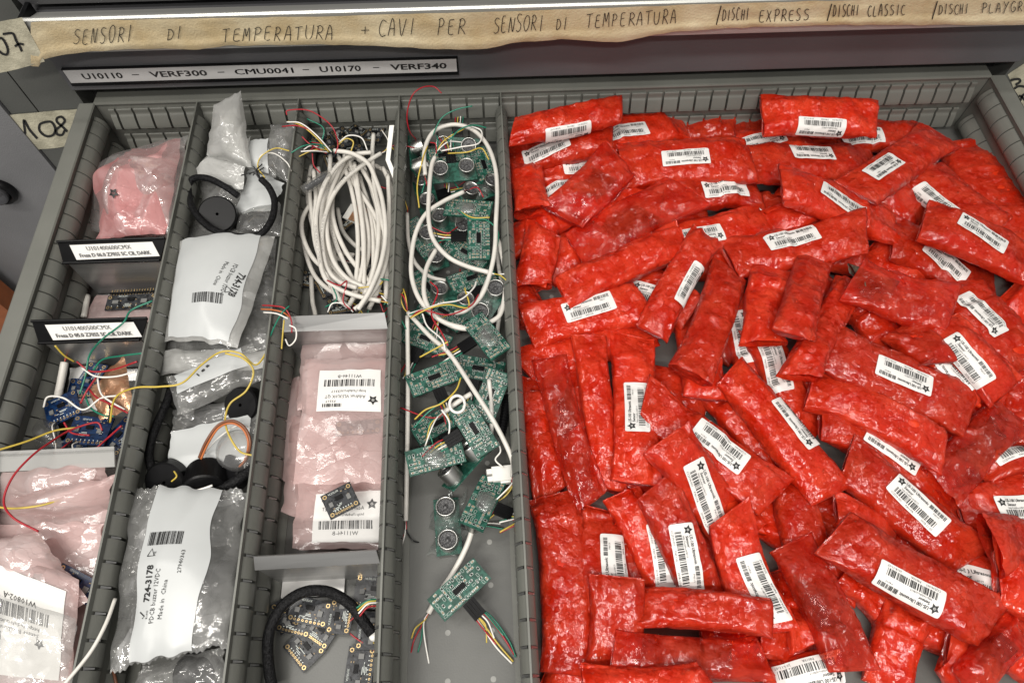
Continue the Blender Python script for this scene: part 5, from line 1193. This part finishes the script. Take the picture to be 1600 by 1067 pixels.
T_ = 'CEI-UNEL 35752 4x0.22 - E-4 TECNIKABEL'
S_ = [
 ([(150, 750), (155, 850), (165, 900), (170, 940)], .012, .010, None, 'cable end hanging at the lower left of the hank', ((), ())),
 ([(260, 470), (280, 560), (330, 620), (380, 650)], .018, .016, None, 'short inner strand in the dark middle of the hank', ((), ('red',))),
 ([(120, 320), (125, 400), (110, 520), (125, 640), (160, 740), (215, 800), (300, 850)], .022, .026, .024, 'outermost strand on the left side of the hank', ((), ('red', 'yellow'))),
 ([(150, 290), (135, 400), (150, 520), (190, 620), (250, 670), (285, 685)], .026, .024, None, 'left strand ending in red cores inside the hank', ((), ('red', 'white'))),
 ([(200, 430), (150, 450), (112, 520), (120, 600), (170, 690), (250, 740), (330, 780)], .030, .028, .036, 'strand bulging at the left of the hank', ((), ())),
 ([(180, 300), (190, 420), (205, 540), (250, 640), (330, 665)], .028, .026, None, 'left inner strand curving to the middle', ((), ())),
 ([(390, 340), (430, 450), (445, 600), (430, 720), (400, 830)], .024, .026, None, 'right inner strand of the hank', ((), ())),
 ([(350, 330), (385, 450), (405, 560), (410, 700), (400, 780), (360, 880)], .030, .032, .036, 'strand right of centre ending low', ((), ('yellow', 'green'))),
 ([(420, 290), (480, 340), (497, 480), (492, 620), (482, 720), (480, 880)], .030, .030, .036, 'straight strand hugging the right divider', ((), ('red', 'white', 'green'))),
 ([(230, 250), (225, 380), (225, 500), (255, 620), (300, 720), (340, 790)], .038, .036, .038, 'strand with printed lettering left of centre', ((), ('yellow',))),
 ([(290, 300), (320, 400), (340, 520), (345, 650), (335, 800)], .038, .038, .042, 'upright strand in the middle of the hank', ((), ())),
 ([(330, 280), (350, 420), (365, 560), (370, 700), (370, 800)], .040, .038, .044, 'upright strand just right of the middle one', ((), ())),
 ([(265, 255), (310, 340), (400, 470), (440, 560), (455, 700), (465, 850)], .034, .036, .040, 'strand crossing from head to lower right', ((), ('green', 'red'))),
 ([(410, 160), (405, 250), (415, 380), (445, 520), (465, 640), (465, 760), (460, 850)], .046, .040, .046, 'strand standing up at the far end on the right', ((), ())),
 ([(440, 240), (400, 265), (310, 330), (250, 400), (215, 480), (195, 580), (210, 700), (260, 770), (340, 800)], .048, .046, .052, 'large arching strand on top of the hank', (('white', 'red', 'yellow'), ())),
 ([(400, 235), (330, 245), (270, 280), (215, 350), (185, 430), (170, 520), (180, 640), (200, 740), (240, 790), (330, 830), (440, 855)], .054, .050, .056, 'long printed strand arching down the left', ((), ('red', 'green', 'yellow'))),
 ([(245, 228), (320, 240), (385, 280), (415, 340), (445, 430), (460, 560), (445, 680), (400, 800), (345, 890)], .060, .056, .062, 'topmost long strand arching down the right', (('red', 'green', 'yellow', 'white', 'red', 'green'), ())),
 ([(140, 340), (150, 470), (175, 600), (230, 700), (320, 790), (420, 830)], .034, .034, .040, 'strand running inside the left curve to the foot', ((), ('red',))),
 ([(160, 310), (170, 430), (160, 560), (190, 680), (260, 760), (350, 810)], .040, .036, .044, 'second strand inside the left curve', ((), ())),
 ([(360, 300), (410, 400), (430, 520), (425, 650), (400, 760), (370, 830)], .040, .040, .046, 'curving strand between middle and right', ((), ())),
 ([(450, 300), (487, 400), (480, 540), (462, 660), (430, 800), (390, 890)], .042, .040, .046, 'right hand strand ending near the aluminium plate', ((), ('white', 'green'))),
 ([(300, 250), (260, 330), (225, 430), (215, 560), (240, 680), (300, 760), (380, 800)], .044, .042, .048, 'strand arching just inside the large one', ((), ('yellow', 'red'))),
 ([(340, 240), (300, 290), (250, 380), (240, 500), (290, 640), (380, 760), (440, 820)], .036, .034, .040, 'strand twisting through the middle of the hank', ((), ())),
 ([(470, 330), (475, 470), (470, 640), (440, 760), (380, 850), (330, 890)], .050, .050, .052, 'strand crossing the foot of the hank to the left', ((), ())),
]
rs_ = random.Random(77)
WHERE = ('low left', 'low middle', 'low right', 'inner left', 'inner middle', 'inner right', 'far left', 'far right', 'far middle')
for k_ in range(9):
    cx_, ax_ = 300 + rs_.uniform(-45, 45), rs_.uniform(95, 175); a0_ = rs_.uniform(-.3, .4) + (math.pi if k_ % 2 else 0)
    S_.insert(3, ([(cx_ + ax_ * math.cos(a0_ + t_) * (.9 + .1 * math.sin(3 * t_)), 575 + (290 + 20 * (k_ % 3)) * math.sin(a0_ + t_)) for t_ in np.linspace(-1.25, 1.3, 8)], .018 + .0022 * k_, .020 + .002 * k_, .024 + .0025 * k_, WHERE[k_] + ' arc showing between the upper strands of the hank', ((), ())))
for n_, (pts, z0, z1, zm, lab, ends) in enumerate(S_):
    cable(Z4(pts, z0, z1, zm), 'white cable, ' + lab, HK, r=.00215, ends=ends, seed=n_ * 3 + 1, text=T_ if lab.startswith(('strand with printed', 'long printed', 'large arching', 'straight strand')) else None, length=.032)
mb = MB(); P = [U(612, 196, .072), U(606, 250, .060), U(620, 285, .050)]
for a_, b_ in ((0, 1), (1, 2)): slab([P[a_] + (-.0035, 0, 0), P[a_] + (.0035, 0, 0), P[b_] + (.0035, 0, 0), P[b_] + (-.0035, 0, 0)], .0016, 'strip', M['nylon'], None) if False else None
st = thing('white_strip', 'bent white plastic strip standing at the far right of the third lane', 'strip', tuple(P[0]))
mb.add([p - P[0] + np.array([dx, 0, dz]) for p in P for dx, dz in ((-.0022, 0), (.0022, 0), (.0022, -.0015), (-.0022, -.0015))], [(i * 4 + k, i * 4 + (k + 1) % 4, i * 4 + 4 + (k + 1) % 4, i * 4 + 4 + k) for i in range(2) for k in range(4)] + [(0, 1, 2, 3), (11, 10, 9, 8)])
mb.build('strip', M['nylon'], st)
mb = MB(); Mt_ = frame((494, 285), .056, -32)
mb.lathe([(.0001, -.016), (.0040, -.0155), (.0050, -.010), (.0050, .010), (.0040, .0155), (.0001, .016)], 18, 0, Mt_ @ Matrix.Rotation(math.pi / 2, 4, 'Y'))
o = mb.build('heatshrink_probe', M['acryl'], None, smooth=True); tag(o, 'clear shrink sleeved sensor stick lying over the head of the hank', 'sensor')
mb = MB(); mb.box(-.012, .012, -.003, .003, -.001, .001); o = mb.build('breakout_board', M['pcb_black'], None, M=Mt_); tag(o, 'narrow dark board inside the clear shrink sleeve', 'circuit board', gk)
for n_, (pts, c, lab) in enumerate([
    ([(448, 180, .080), (450, 173, .082), (478, 172, .084), (500, 182, .082), (520, 200, .078), (528, 225, .066), (524, 240, .060)], 'red', 'red wire looping high over the second divider at the far end'),
    ([(448, 191, .082), (470, 193, .084), (495, 212, .078), (518, 238, .064)], 'white', 'white wire leaning over the second divider at the far end'),
    ([(441, 198, .080), (465, 197, .083), (490, 208, .078), (516, 236, .064)], 'red', 'second red wire lying over the divider below the white one'),
    ([(450, 190, .079), (470, 196, .082), (494, 215, .076), (514, 238, .062)], 'yellow', 'yellow wire lying among those over the second divider'),
    ([(455, 239, .076), (475, 228, .078), (500, 226, .072), (520, 236, .062)], 'green', 'green wire crossing the second divider below the red ones'),
    ([(470, 237, .076), (490, 236, .074), (512, 238, .064)], 'white', 'short white wire crossing the second divider'),
    ([(472, 214, .078), (485, 226, .074), (510, 240, .064)], 'red', 'red wire end over the second divider, lowest of the reds'),
    ([(480, 186, .082), (505, 200, .078), (503, 222, .070)], 'green', 'dark green wire curling at the head of the hank'),
    ([(530, 222, .064), (545, 212, .068), (565, 216, .066), (574, 235, .058)], 'white', 'white wire hoop at the far end of the hank'),
    ([(527, 228, .062), (540, 217, .066), (552, 222, .064), (548, 238, .058)], 'yellow', 'yellow wire hoop at the far end of the hank'),
    ([(488, 240, .060), (490, 258, .054), (500, 270, .050)], 'red', 'red wire dropping beside the head of the hank'),
    ([(511, 438, .058), (530, 446, .060), (542, 440, .058), (536, 470, .050), (548, 484, .046)], 'red', 'red wire twisting at the foot of the hank'),
    ([(520, 448, .054), (526, 468, .050), (508, 480, .044)], 'green', 'green wire curl at the foot of the hank'),
    ([(512, 488, .046), (520, 474, .048), (540, 476, .048), (552, 488, .044)], 'white', 'white wire curl just behind the aluminium plate'),
    ([(595, 436, .054), (610, 440, .056), (612, 462, .050), (600, 476, .046)], 'green', 'green wire by the third divider at the foot of the hank'),
    ([(596, 462, .050), (606, 474, .048), (610, 488, .044)], 'white', 'white wire by the third divider at the foot of the hank'),
    ([(560, 450, .052), (590, 446, .052), (598, 440, .052)], 'yellow', 'yellow wire lying across the foot of the hank'),
    ([(410, 477, .074), (428, 478, .078), (445, 482, .078), (455, 500, .072), (456, 520, .066)], 'red', 'red wire hanging over the aluminium plate from the divider'),
    ([(408, 483, .074), (425, 484, .078), (442, 488, .078), (452, 495, .074)], 'orange', 'orange wire over the second divider near the aluminium plate'),
    ([(412, 488, .074), (432, 490, .078), (450, 498, .076)], 'white', 'white wire over the second divider near the aluminium plate'),
    ([(420, 532, .062), (428, 512, .070), (440, 490, .078), (452, 478, .078)], 'green', 'green wire drooping from the second divider into the buzzer lane'),
    ([(452, 508, .074), (462, 514, .072), (462, 530, .066), (452, 540, .062), (446, 530, .062)], 'white', 'white wire hook in front of the aluminium plate'),
    ([(444, 500, .076), (442, 520, .074), (440, 545, .072)], 'yellow', 'yellow wire hanging on the second divider below the plate')]):
    wire('loose_wire', pts, c, lab, r=.00065)

def cross_plate(qd, zz, label):
    q = [U(*p, z) for p, z in zip(qd, zz)]; root = thing('cross_divider', label, 'divider', group='aluminium cross dividers in the third lane')
    slab(q, -.0012, 'flange', M['alu'], root)
    slab([q[3] + (0, .0005, -.0012), q[2] + (0, .0005, -.0012), (q[2][0], q[2][1] + .0005, .001), (q[3][0], q[3][1] + .0005, .001)], .0010, 'plate', M['alu'], root)
cross_plate([(443, 494), (601, 488), (606, 513), (441, 518)], (.068, .068, .058, .058), 'aluminium cross divider at the foot of the cable hank')
cross_plate([(397, 868), (588, 858), (594, 878), (399, 889)], (.068, .068, .060, .060), 'aluminium cross divider between the pink bags and the loose black boards')
gq = 'pink antistatic bags between the aluminium dividers'
for n_, (qd, th, lab) in enumerate([
   ([(448, 600, .012), (470, 588, .014), (470, 770, .014), (428, 740, .012)], .004, 'pink bag corner farthest left under the pile'),
   ([(455, 650, .016), (600, 640, .018), (598, 850, .016), (440, 800, .014)], .005, 'pink bag lowest in the pile'),
   ([(474, 532, .030), (609, 532, .030), (606, 640, .028), (465, 640, .028)], .006, 'pink bag with empty top against the far aluminium divider')]):
    bag('pink_bag', lab, 'plastic bag', qd, th, 90 + n_, M['pink'], gq, amp=.003, freq=26)
def adafruit_label(b, r, a0, a1, b0, b1, ca, cb, ang, seed, mirror=False, mat='ink', sc=1.0):
    pn = b.build('label', M['paper'], r, two=False, a0=a0, a1=a1, b0=b0, b1=b1, off=.0007)
    d = Decal(); d.text('W11146-B', -10 * sc, -13.5 * sc, 3.0 * sc, 20 * sc); d.bars(-21 * sc, -9.0 * sc, 42 * sc, 6.5 * sc, seed, 32); d.text('http://adafru.it/3317', -14 * sc, 1.0 * sc, 2.2 * sc, 28 * sc); d.text('Adafruit VL53L0X QT', -14 * sc, 5.5 * sc, 2.8 * sc, 33 * sc); d.star(-20 * sc, 9.5 * sc, 4.4 * sc); d.text('P3317', 10 * sc, 10 * sc, 2 * sc, 8 * sc); d.bars(5 * sc, 13 * sc, 16 * sc, 3.0 * sc, seed + 3, 14)
    b.art(d, ca, cb, ang, pn, M[mat], off=.0010, mirror=mirror)
b, r = bag('pink_bag', 'pink bag with pale label seen in mirror writing under the loose black board', 'plastic bag', [(468, 740, .022), (602, 730, .022), (600, 858, .022), (455, 858, .020)], .006, 94, M['pink'], gq, amp=.0025, freq=26)
adafruit_label(b, r, .22, .96, .30, .92, .58, .62, 0, 12, mirror=True, mat='greyink')
make_small(81, 'green tinted board inside the labelled pink bag, under the barcode', frame((560, 668), .040, -4), 'black', .036, .012, None)
b, r = bag('pink_bag', 'uppermost pink bag carrying an upside down barcode label with black star', 'plastic bag', [(478, 562, .042), (607, 560, .042), (600, 755, .042), (457, 755, .040)], .007, 95, M['pink'], gq, amp=.0028, freq=26)
adafruit_label(b, r, .20, .93, .11, .46, .56, .28, 180, 5)
make_small(80, 'square black board with gold ringed holes lying on the pink bags', frame((532, 782), .046, -28, (3, 3)), 'black', .024, .020, None)
# near end: loose black boards and sleeve
gl_ = 'loose black boards at the near end of the third lane'
mb = MB(); mb.box(-.024, .024, -.008, .008, 0, .0010); o = mb.build('white_card', M['paper'], None, M=frame((490, 915), .003, -3)); tag(o, 'strip of white card at the foot of the nearer aluminium divider', 'card')
for n_, (px, py, z, ang, l, w, lab, ws) in enumerate([
   (446, 960, .006, 70, .024, .016, 'black board mostly hidden behind the curved sleeve', ()),
   (462, 972, .006, 14, .026, .017, 'black board with row of holes just inside the sleeve curve', ()),
   (500, 988, .005, 35, .022, .016, 'black board underneath the two overlapping ones', ()),
   (585, 925, .006, 4, .030, .024, 'black board with white print against the third divider', ('red', 'yellow')),
   (484, 955, .012, 12, .030, .018, 'black board with white print lying on others inside the curve', ()),
   (532, 963, .012, -80, .024, .018, 'black board with a green core and silver socket, right of centre', ()),
   (581, 985, .008, -84, .026, .022, 'black board under the pale nub beside the third divider', ()),
   (476, 1013, .004, 52, .025, .021, 'black board lying alone on the bare floor, turned aslant', ()),
   (562, 1045, .006, -82, .030, .020, 'black board cut by the bottom edge near the third divider', ())]):
    make_small(100 + n_, lab, frame((px, py), z, ang, (2, 2)), 'black', l, w, gl_, ws)
cable([(428, 1085, .014), (420, 1040, .022), (420, 990, .028), (440, 948, .032), (474, 925, .034), (512, 924, .034), (545, 942, .032), (566, 968, .030), (582, 990, .028)], 'thick black braided sleeve curving round the loose boards', gs, r=.0040, mat='braid', cat='braided sleeve')
mb = MB(); mb.lathe([(.0001, .007), (.0025, .0065), (.0034, .004), (.0034, 0)], 16); o = mb.build('pale_nub', M['nylon'], None, smooth=True, M=frame((585, 994), .024, 0)); tag(o, 'pale nub at the end of the braided sleeve', 'end cap')
for n_, (y0, c) in enumerate(((948, 'green'), (950, 'yellow'), (953, 'white'), (958, 'red'))):
    wire('loose_wire', [(556 + n_ * 2, 950 + n_ * 4, .034), (575, y0 - 10, .036), (594, y0 - 12, .032)], c, c + ' wire at the end of the braided sleeve by the third divider')

# ------------------------------------------------------------------ fourth lane: green sensor boards and cables
def low(x, y): return (610 + x * .55, 480 + y * .55)
def z4(x, y): return (430 + x * .375, 150 + y * .375)
G_ = [
 (z4(700, 250), .018, -10, (8, 0), 'back', 4, 0, 'dark green board low in the far heap under the first cans'),
 (z4(870, 290), .020, 70, (0, 8), 'back', 4, 0, 'dark green board by the fourth divider near the far end'),
 (z4(630, 420), .014, 75, (5, 0), 'cans', 4, 0, 'board with dim cans in the shade by the third divider'),
 (z4(820, 760), .012, -20, (5, 0), 'back', 4, 0, 'dark green board deep in the middle of the far heap'),
 (z4(700, 900), .012, 30, (0, 5), 'back', 4, 0, 'dark green board under the crossing cables before the large one'),  # px, z, angle, tilt, face, plugs, blob, label
 (z4(605, 590), .010, 52, (5, 5), 'back', 4, 0, 'green board with black plugs against the third divider, middle'),
 (z4(600, 985), .010, 62, (0, 5), 'back', 0, 0, 'green board lying low by the third divider under cables'),
 (z4(640, 800), .014, 60, (0, 0), 'back', 0, 0, 'green board left of the pale can under the crossing wires'),
 (low(100, 90), .018, 20, (5, 0), 'back', 4, 0, 'green board at left under the red and yellow cores'),
 (low(135, 330), .010, -30, (0, 6), 'back', 4, 0, 'green board under black plugs left of the nearer heap'),
 (low(250, 175), .014, 10, (6, 0), 'back', 4, 0, 'green board in the middle of the nearer heap under plugs'),
 (z4(580, 260), .032, 85, (-70, 0), 'cans', 0, 0, 'board standing on edge with two cans facing the third divider'),
 (z4(760, 215), .030, 4, (30, 0), 'cans', 4, 0, 'farthest board with cans leaning at the far wall'),
 (z4(655, 640), .018, 68, (0, 10), 'cans', 0, 0, 'board with two upturned cans left of centre'),
 (z4(740, 545), .024, 22, (6, 0), 'cans', 4, 0, 'board with two upturned cans under the crossing cable'),
 (z4(735, 855), .022, 18, (-8, 6), 'cans', 4, 0, 'board with two cans among yellow and red cores'),
 (z4(850, 400), .034, -28, (10, 12), 'cans', 0, 1, 'board with one big can beside the fourth divider'),
 (z4(745, 320), .038, -6, (14, 0), 'cans', 4, 0, 'board with two bright cans near the far end'),
 (z4(805, 470), .040, 8, (0, -6), 'back', 0, 1, 'green board solder side up with a clear glue lump'),
 (z4(848, 595), .040, 90, (0, 6), 'back', 4, 0, 'upright green board solder side up by the fourth divider'),
 (z4(795, 655), .030, 28, (5, 5), 'back', 0, 0, 'small corner of green board under the long white cable'),
 (z4(885, 865), .030, -55, (10, -10), 'cans', 0, 1, 'tilted board with glue covered can by the fourth divider'),
 (low(285, 250), .030, -68, (4, -6), 'back', 0, 0, 'green board on edge of the nearer heap by the fourth divider'),
 (low(125, 200), .030, -22, (4, 4), 'back', 4, 0, 'green board solder side up above the round cable hole'),
 (low(238, 345), .034, 58, (6, 4), 'back', 4, 0, 'green board with black plugs in the nearer heap, aslant'),
 (low(128, 425), .032, -15, (4, 0), 'back', 0, 1, 'green board solder side up with a clear lump at the heap front'),
 (low(216, 455), .030, -48, (-50, 0), 'cans', 4, 0, 'board on its edge with two silver cans at the heap front'),
 (low(262, 555), .020, -66, (0, 14), 'back', 4, 1, 'green board lifted on a glue lump right of the upturned pair'),
 (z4(880, 1000), .046, 52, (4, -6), 'back', 4, 1, 'large green board solder side up with milky glue edge'),
 (low(163, 622), .004, 86, (0, 0), 'cans', 4, 0, 'single board on the bare floor with two cans facing up'),
 (low(196, 800), .012, -43, (0, 3), 'back', 4, 0, 'nearest green board solder side up with a long plug lead'),
]
for n_, (c, z, ang, tl, face, pl, bl, lab) in enumerate(G_):
    make_sonar(face, 200 + n_, pl, bl, lab, frame(c, z + (.012 if face == 'back' else 0.001), ang, tl))
b = Bag([(676, 778, .003), (726, 770, .003), (722, 862, .003), (674, 862, .003)], .010, 120, amp=.002, freq=60, rag=.005)
o = thing('glue_puddle', 'milky hot glue skirt round the single board on the bare floor', 'glue', tuple(b.org)); b.build('glue', M['glue'], o)
CG = 'white cables in the fourth lane'
D_ = [
 (Z4([(625, 330), (622, 230), (660, 150), (740, 120), (820, 140), (880, 200), (915, 290), (925, 400), (920, 520), (915, 640), (895, 740), (860, 830), (800, 890), (750, 905)], .058, .046, .062), 'cable making the big hoop at the far end', (('red', 'green'), ('red', 'yellow', 'white')), .0021),
 (Z4([(665, 255), (650, 300), (640, 420), (640, 520), (660, 600), (720, 670), (800, 710), (890, 735)], .060, .056, .060), 'cable curving down the left then across to the fourth divider', (('green', 'white', 'yellow', 'red'), ('yellow', 'white', 'green')), .0021),
 (Z4([(785, 400), (700, 440), (630, 490), (590, 560), (570, 650), (570, 760), (610, 860), (700, 940), (800, 970), (900, 940), (945, 890), (960, 750), (930, 600)], .058, .050, .056), 'long cable sweeping the whole left side of the lane', (('wblack', 'wblack', 'red'), ()), .0021),
 (Z4([(670, 640), (630, 720), (620, 820), (650, 900), (710, 945), (800, 970)], .054, .054, .058), 'cable bending from the middle to lower left', (('red', 'wblack'), ()), .0021),
 (Z4([(550, 490), (555, 600), (580, 690), (640, 750), (710, 770)], .034, .030, None), 'thin cable hugging the third divider', (('yellow', 'wblack', 'red'), ()), .0019),
 (Z4([(915, 560), (930, 700), (945, 800), (935, 900), (925, 990)], .030, .026, None), 'cable hidden beside the fourth divider, far half', ((), ()), .0019),
 (Z4([(895, 740), (850, 850), (820, 930), (810, 970)], .026, .026, None), 'short cable under the pale glue covered can', ((), ()), .0019),
 ([(*low(50, 15), .054), (*low(110, 80), .058), (*low(170, 135), .062), (*low(240, 240), .064), (*low(300, 335), .060), (*low(345, 430), .050), (*low(347, 480), .040)], 'long straight cable running down to the white connector', (('red', 'white', 'yellow', 'green'), ('white', 'yellow', 'red')), .0019),
 ([(*low(48, 25), .050), (*low(50, 200), .040), (*low(48, 400), .030), (*low(45, 560), .014), (*low(44, 605), .008)], 'cable running straight down along the third divider', (('red', 'yellow'), ('white', 'red', 'wblack')), .0019),
 ([(*low(240, 600), .024), (*low(220, 670), .018), (*low(180, 750), .012), (*low(140, 810), .008), (*low(108, 868), .005)], 'cable running under the nearest board to stripped cores', ((), ('green', 'yellow', 'red', 'white')), .0021),
 ([(*low(230, 245), .052), (*low(190, 270), .050), (*low(150, 300), .046)], 'short cable piece with stripped end in the nearer heap', ((), ('red', 'green', 'yellow', 'white')), .0021),
 ([(*low(280, 205), .046), (*low(288, 300), .040), (*low(285, 390), .034)], 'short cable piece behind the long straight one', ((), ()), .0019),
]
for n_, (pts, lab, ends, rr_) in enumerate(D_): cable(pts, 'white cable, ' + lab, CG, r=rr_, ends=ends, seed=300 + n_ * 7, length=.034)
# ring of white wire, connector, strain relief
wire('loose_wire', [(*low(190 + 22 * math.cos(a), 275 + 24 * math.sin(a)), .056) for a in np.linspace(0, 2 * math.pi, 9)], 'white', 'white wire curled in a small ring on the nearer heap', r=.0012)
mb = MB(); mb.box(-.010, .008, -.006, .006, 0, .009); mb.box(-.014, -.010, -.005, -.001, .001, .007); mb.box(-.014, -.010, .001, .005, .001, .007); mb.box(-.004, .004, -.0075, -.006, .002, .007)
o = mb.build('connector', M['nylon'], None, M=frame(low(322, 480), .022, -8, (0, 6))); tag(o, 'white plastic connector at the foot of the long straight cable', 'connector')
mb = MB(); Mr = frame(low(325, 310), .030, 100) @ Matrix.Rotation(math.pi / 2, 4, 'Y')
mb.lathe([(r_, z_) for k in range(14) for r_, z_ in ((.0050 - k * .00012, -.018 + k * .0026), (.0050 - k * .00012, -.0166 + k * .0026), (.0040 - k * .0001, -.0165 + k * .0026), (.0040 - k * .0001, -.0155 + k * .0026))], 16, 0, Mr)
o = mb.build('strain_relief', M['black'], None, smooth=False); tag(o, 'ribbed black strain relief beside the fourth divider', 'strain relief')
for n_, (pts, c, lab) in enumerate([
    ([(650, 218, .040), (640, 205, .055), (636, 180, .072), (644, 150, .090), (660, 137, .094), (678, 136, .092), (690, 146, .088)], 'red', 'red wire arching up against the far wall of the fourth lane'),
    ([(676, 212, .060), (690, 185, .072), (712, 172, .078), (738, 166, .080)], 'green', 'green wire rising to the far wall of the fourth lane'),
    ([(655, 325, .050), (652, 290, .056), (660, 250, .062), (668, 228, .060)], 'yellow', 'yellow wire beside the third divider at the far end'),
    ([(700, 240, .062), (730, 238, .066), (752, 232, .064), (764, 250, .058)], 'yellow', 'yellow wire across the farthest board'),
    ([(690, 236, .064), (720, 230, .068), (748, 224, .068), (752, 205, .066), (732, 196, .068)], 'white', 'white wire curling inside the big hoop'),
    ([(700, 222, .066), (718, 203, .070), (740, 196, .070), (760, 200, .066)], 'green', 'green wire inside the big hoop'),
    ([(715, 328, .058), (735, 342, .058), (760, 344, .060), (778, 362, .058), (777, 385, .054)], 'green', 'green wire bending down beside the fourth divider'),
    ([(716, 329, .057), (738, 340, .057), (765, 340, .058)], 'yellow', 'yellow wire beside the clear glue lump'),
    ([(640, 490, .060), (665, 482, .064), (690, 474, .064), (720, 468, .062), (740, 450, .058), (744, 440, .056)], 'white', 'white wire crossing the lane over the pale can'),
    ([(640, 492, .060), (662, 484, .066), (690, 478, .066), (730, 478, .062)], 'green', 'green wire crossing the lane over the pale can'),
    ([(642, 496, .060), (660, 485, .067), (700, 492, .062), (735, 478, .060), (748, 460, .056)], 'red', 'red wire crossing the lane over the pale can'),
    ([(641, 497, .062), (670, 482, .068), (700, 476, .066), (732, 480, .060), (726, 450, .058)], 'yellow', 'yellow wire crossing the lane over the pale can'),
    ([(672, 440, .062), (684, 455, .064), (674, 490, .064), (690, 520, .066), (700, 540, .064)], 'red', 'red wire dropping in front of the pale can'),
    ([(660, 490, .064), (668, 510, .064), (690, 530, .066), (696, 548, .064)], 'white', 'white wire drooping left of the large green board'),
    ([(656, 558, .056), (680, 545, .062), (700, 534, .066)], 'yellow', 'short yellow wire at the head of the long straight cable'),
    ([(648, 655, .050), (665, 640, .056), (690, 630, .058), (712, 610, .056), (720, 590, .056)], 'yellow', 'yellow wire across the nearer heap'),
    ([(647, 668, .048), (668, 645, .054), (695, 625, .058)], 'green', 'green wire across the nearer heap'),
    ([(690, 640, .054), (702, 660, .050), (700, 690, .044)], 'white', 'white wire hanging in the nearer heap'),
    ([(778, 690, .040), (782, 705, .040), (774, 718, .036), (786, 730, .034)], 'white', 'white wire zigzag above the connector'),
    ([(802, 740, .034), (800, 760, .030), (788, 776, .026), (774, 784, .024)], 'yellow', 'yellow wire below the connector by the fourth divider'),
    ([(742, 943, .012), (770, 965, .008), (795, 1000, .004), (806, 1026, .003)], 'green', 'green wire of the long plug lead on the bare floor'),
    ([(740, 945, .012), (768, 970, .008), (790, 1000, .004), (803, 1022, .003)], 'red', 'red wire of the long plug lead on the bare floor'),
    ([(736, 950, .010), (756, 975, .006), (778, 1005, .003), (802, 1033, .003)], 'yellow', 'yellow wire of the long plug lead on the bare floor'),
    ([(734, 953, .010), (753, 978, .006), (775, 1010, .003), (800, 1036, .003)], 'white', 'white wire of the long plug lead on the bare floor')]):
    wire('loose_wire', pts, c, lab, r=.0007)
for n_, (pts, c, lab) in enumerate([
    ([(238, 470, .074), (205, 485, .074), (192, 505, .074), (160, 530, .066), (140, 555, .050), (134, 585, .042), (125, 615, .036)], 'green', 'long green wire drooping over the nearer label bar'),
    ([(222, 552, .068), (190, 556, .060), (160, 562, .048), (145, 580, .040)], 'green', 'short green wire over the copper foil'),
    ([(-10, 705, .070), (40, 690, .060), (85, 673, .050), (120, 668, .044)], 'yellow', 'yellow wire entering at left over the blue boards'),
    ([(420, 545, .064), (400, 570, .066), (375, 552, .072), (345, 550, .074), (315, 570, .076), (285, 598, .078), (250, 604, .078), (210, 606, .076), (180, 622, .066), (172, 660, .052)], 'yellow', 'long yellow wire looping from the buzzer lane across the first divider'),
    ([(352, 552, .074), (380, 560, .072), (396, 580, .068), (385, 610, .062), (360, 630, .058), (352, 655, .056), (358, 680, .056), (375, 705, .054), (398, 712, .052)], 'yellow', 'yellow wire curving down over the clear disc'),
    ([(60, 830, .070), (20, 808, .074), (6, 782, .074), (20, 745, .074), (50, 712, .070), (80, 690, .060), (110, 672, .050), (150, 660, .044), (160, 672, .040)], 'red', 'long red wire arching from the blue boards over the pink bags'),
    ([(94, 781, .060), (60, 790, .064), (20, 794, .066), (-15, 790, .066)], 'yellow', 'yellow wire end lying on the pale pink bags'),
    ([(86, 540, .066), (100, 555, .056), (116, 565, .046)], 'yellow', 'short yellow wire in front of the nearer label bar'),
    ([(120, 565, .046), (142, 580, .042), (175, 578, .044), (214, 565, .056)], 'red', 'red wire across the head of the blue boards'),
    ([(128, 575, .044), (150, 588, .042), (182, 588, .044), (212, 580, .050)], 'white', 'white wire across the head of the blue boards'),
    ([(68, 636, .034), (75, 620, .040), (100, 622, .044), (130, 640, .042), (158, 622, .042), (185, 618, .044)], 'white', 'white wire snaking over the starred blue board'),
    ([(152, 588, .042), (156, 610, .042), (165, 622, .042), (195, 640, .044)], 'white', 'white wire lying on the copper foil'),
    ([(150, 590, .044), (135, 612, .044), (126, 630, .040)], 'red', 'red wire curling over the middle of the blue heap'),
    ([(138, 606, .042), (150, 620, .042), (170, 630, .042), (200, 645, .046)], 'red', 'red wire along the lower edge of the copper foil'),
    ([(132, 612, .040), (140, 635, .038), (160, 648, .038), (178, 650, .038)], 'green', 'green wire among the blue boards'),
    ([(165, 618, .042), (172, 640, .040), (168, 660, .038)], 'wblack', 'black wire at the tip of the copper foil'),
    ([(100, 660, .038), (112, 676, .036), (140, 680, .036)], 'red', 'red wire between the two starred blue boards'),
    ([(146, 705, .036), (162, 690, .038), (190, 665, .046)], 'red', 'red wire by the board leaning on the divider')]):
    wire('loose_wire', pts, c, lab, r=.0008)
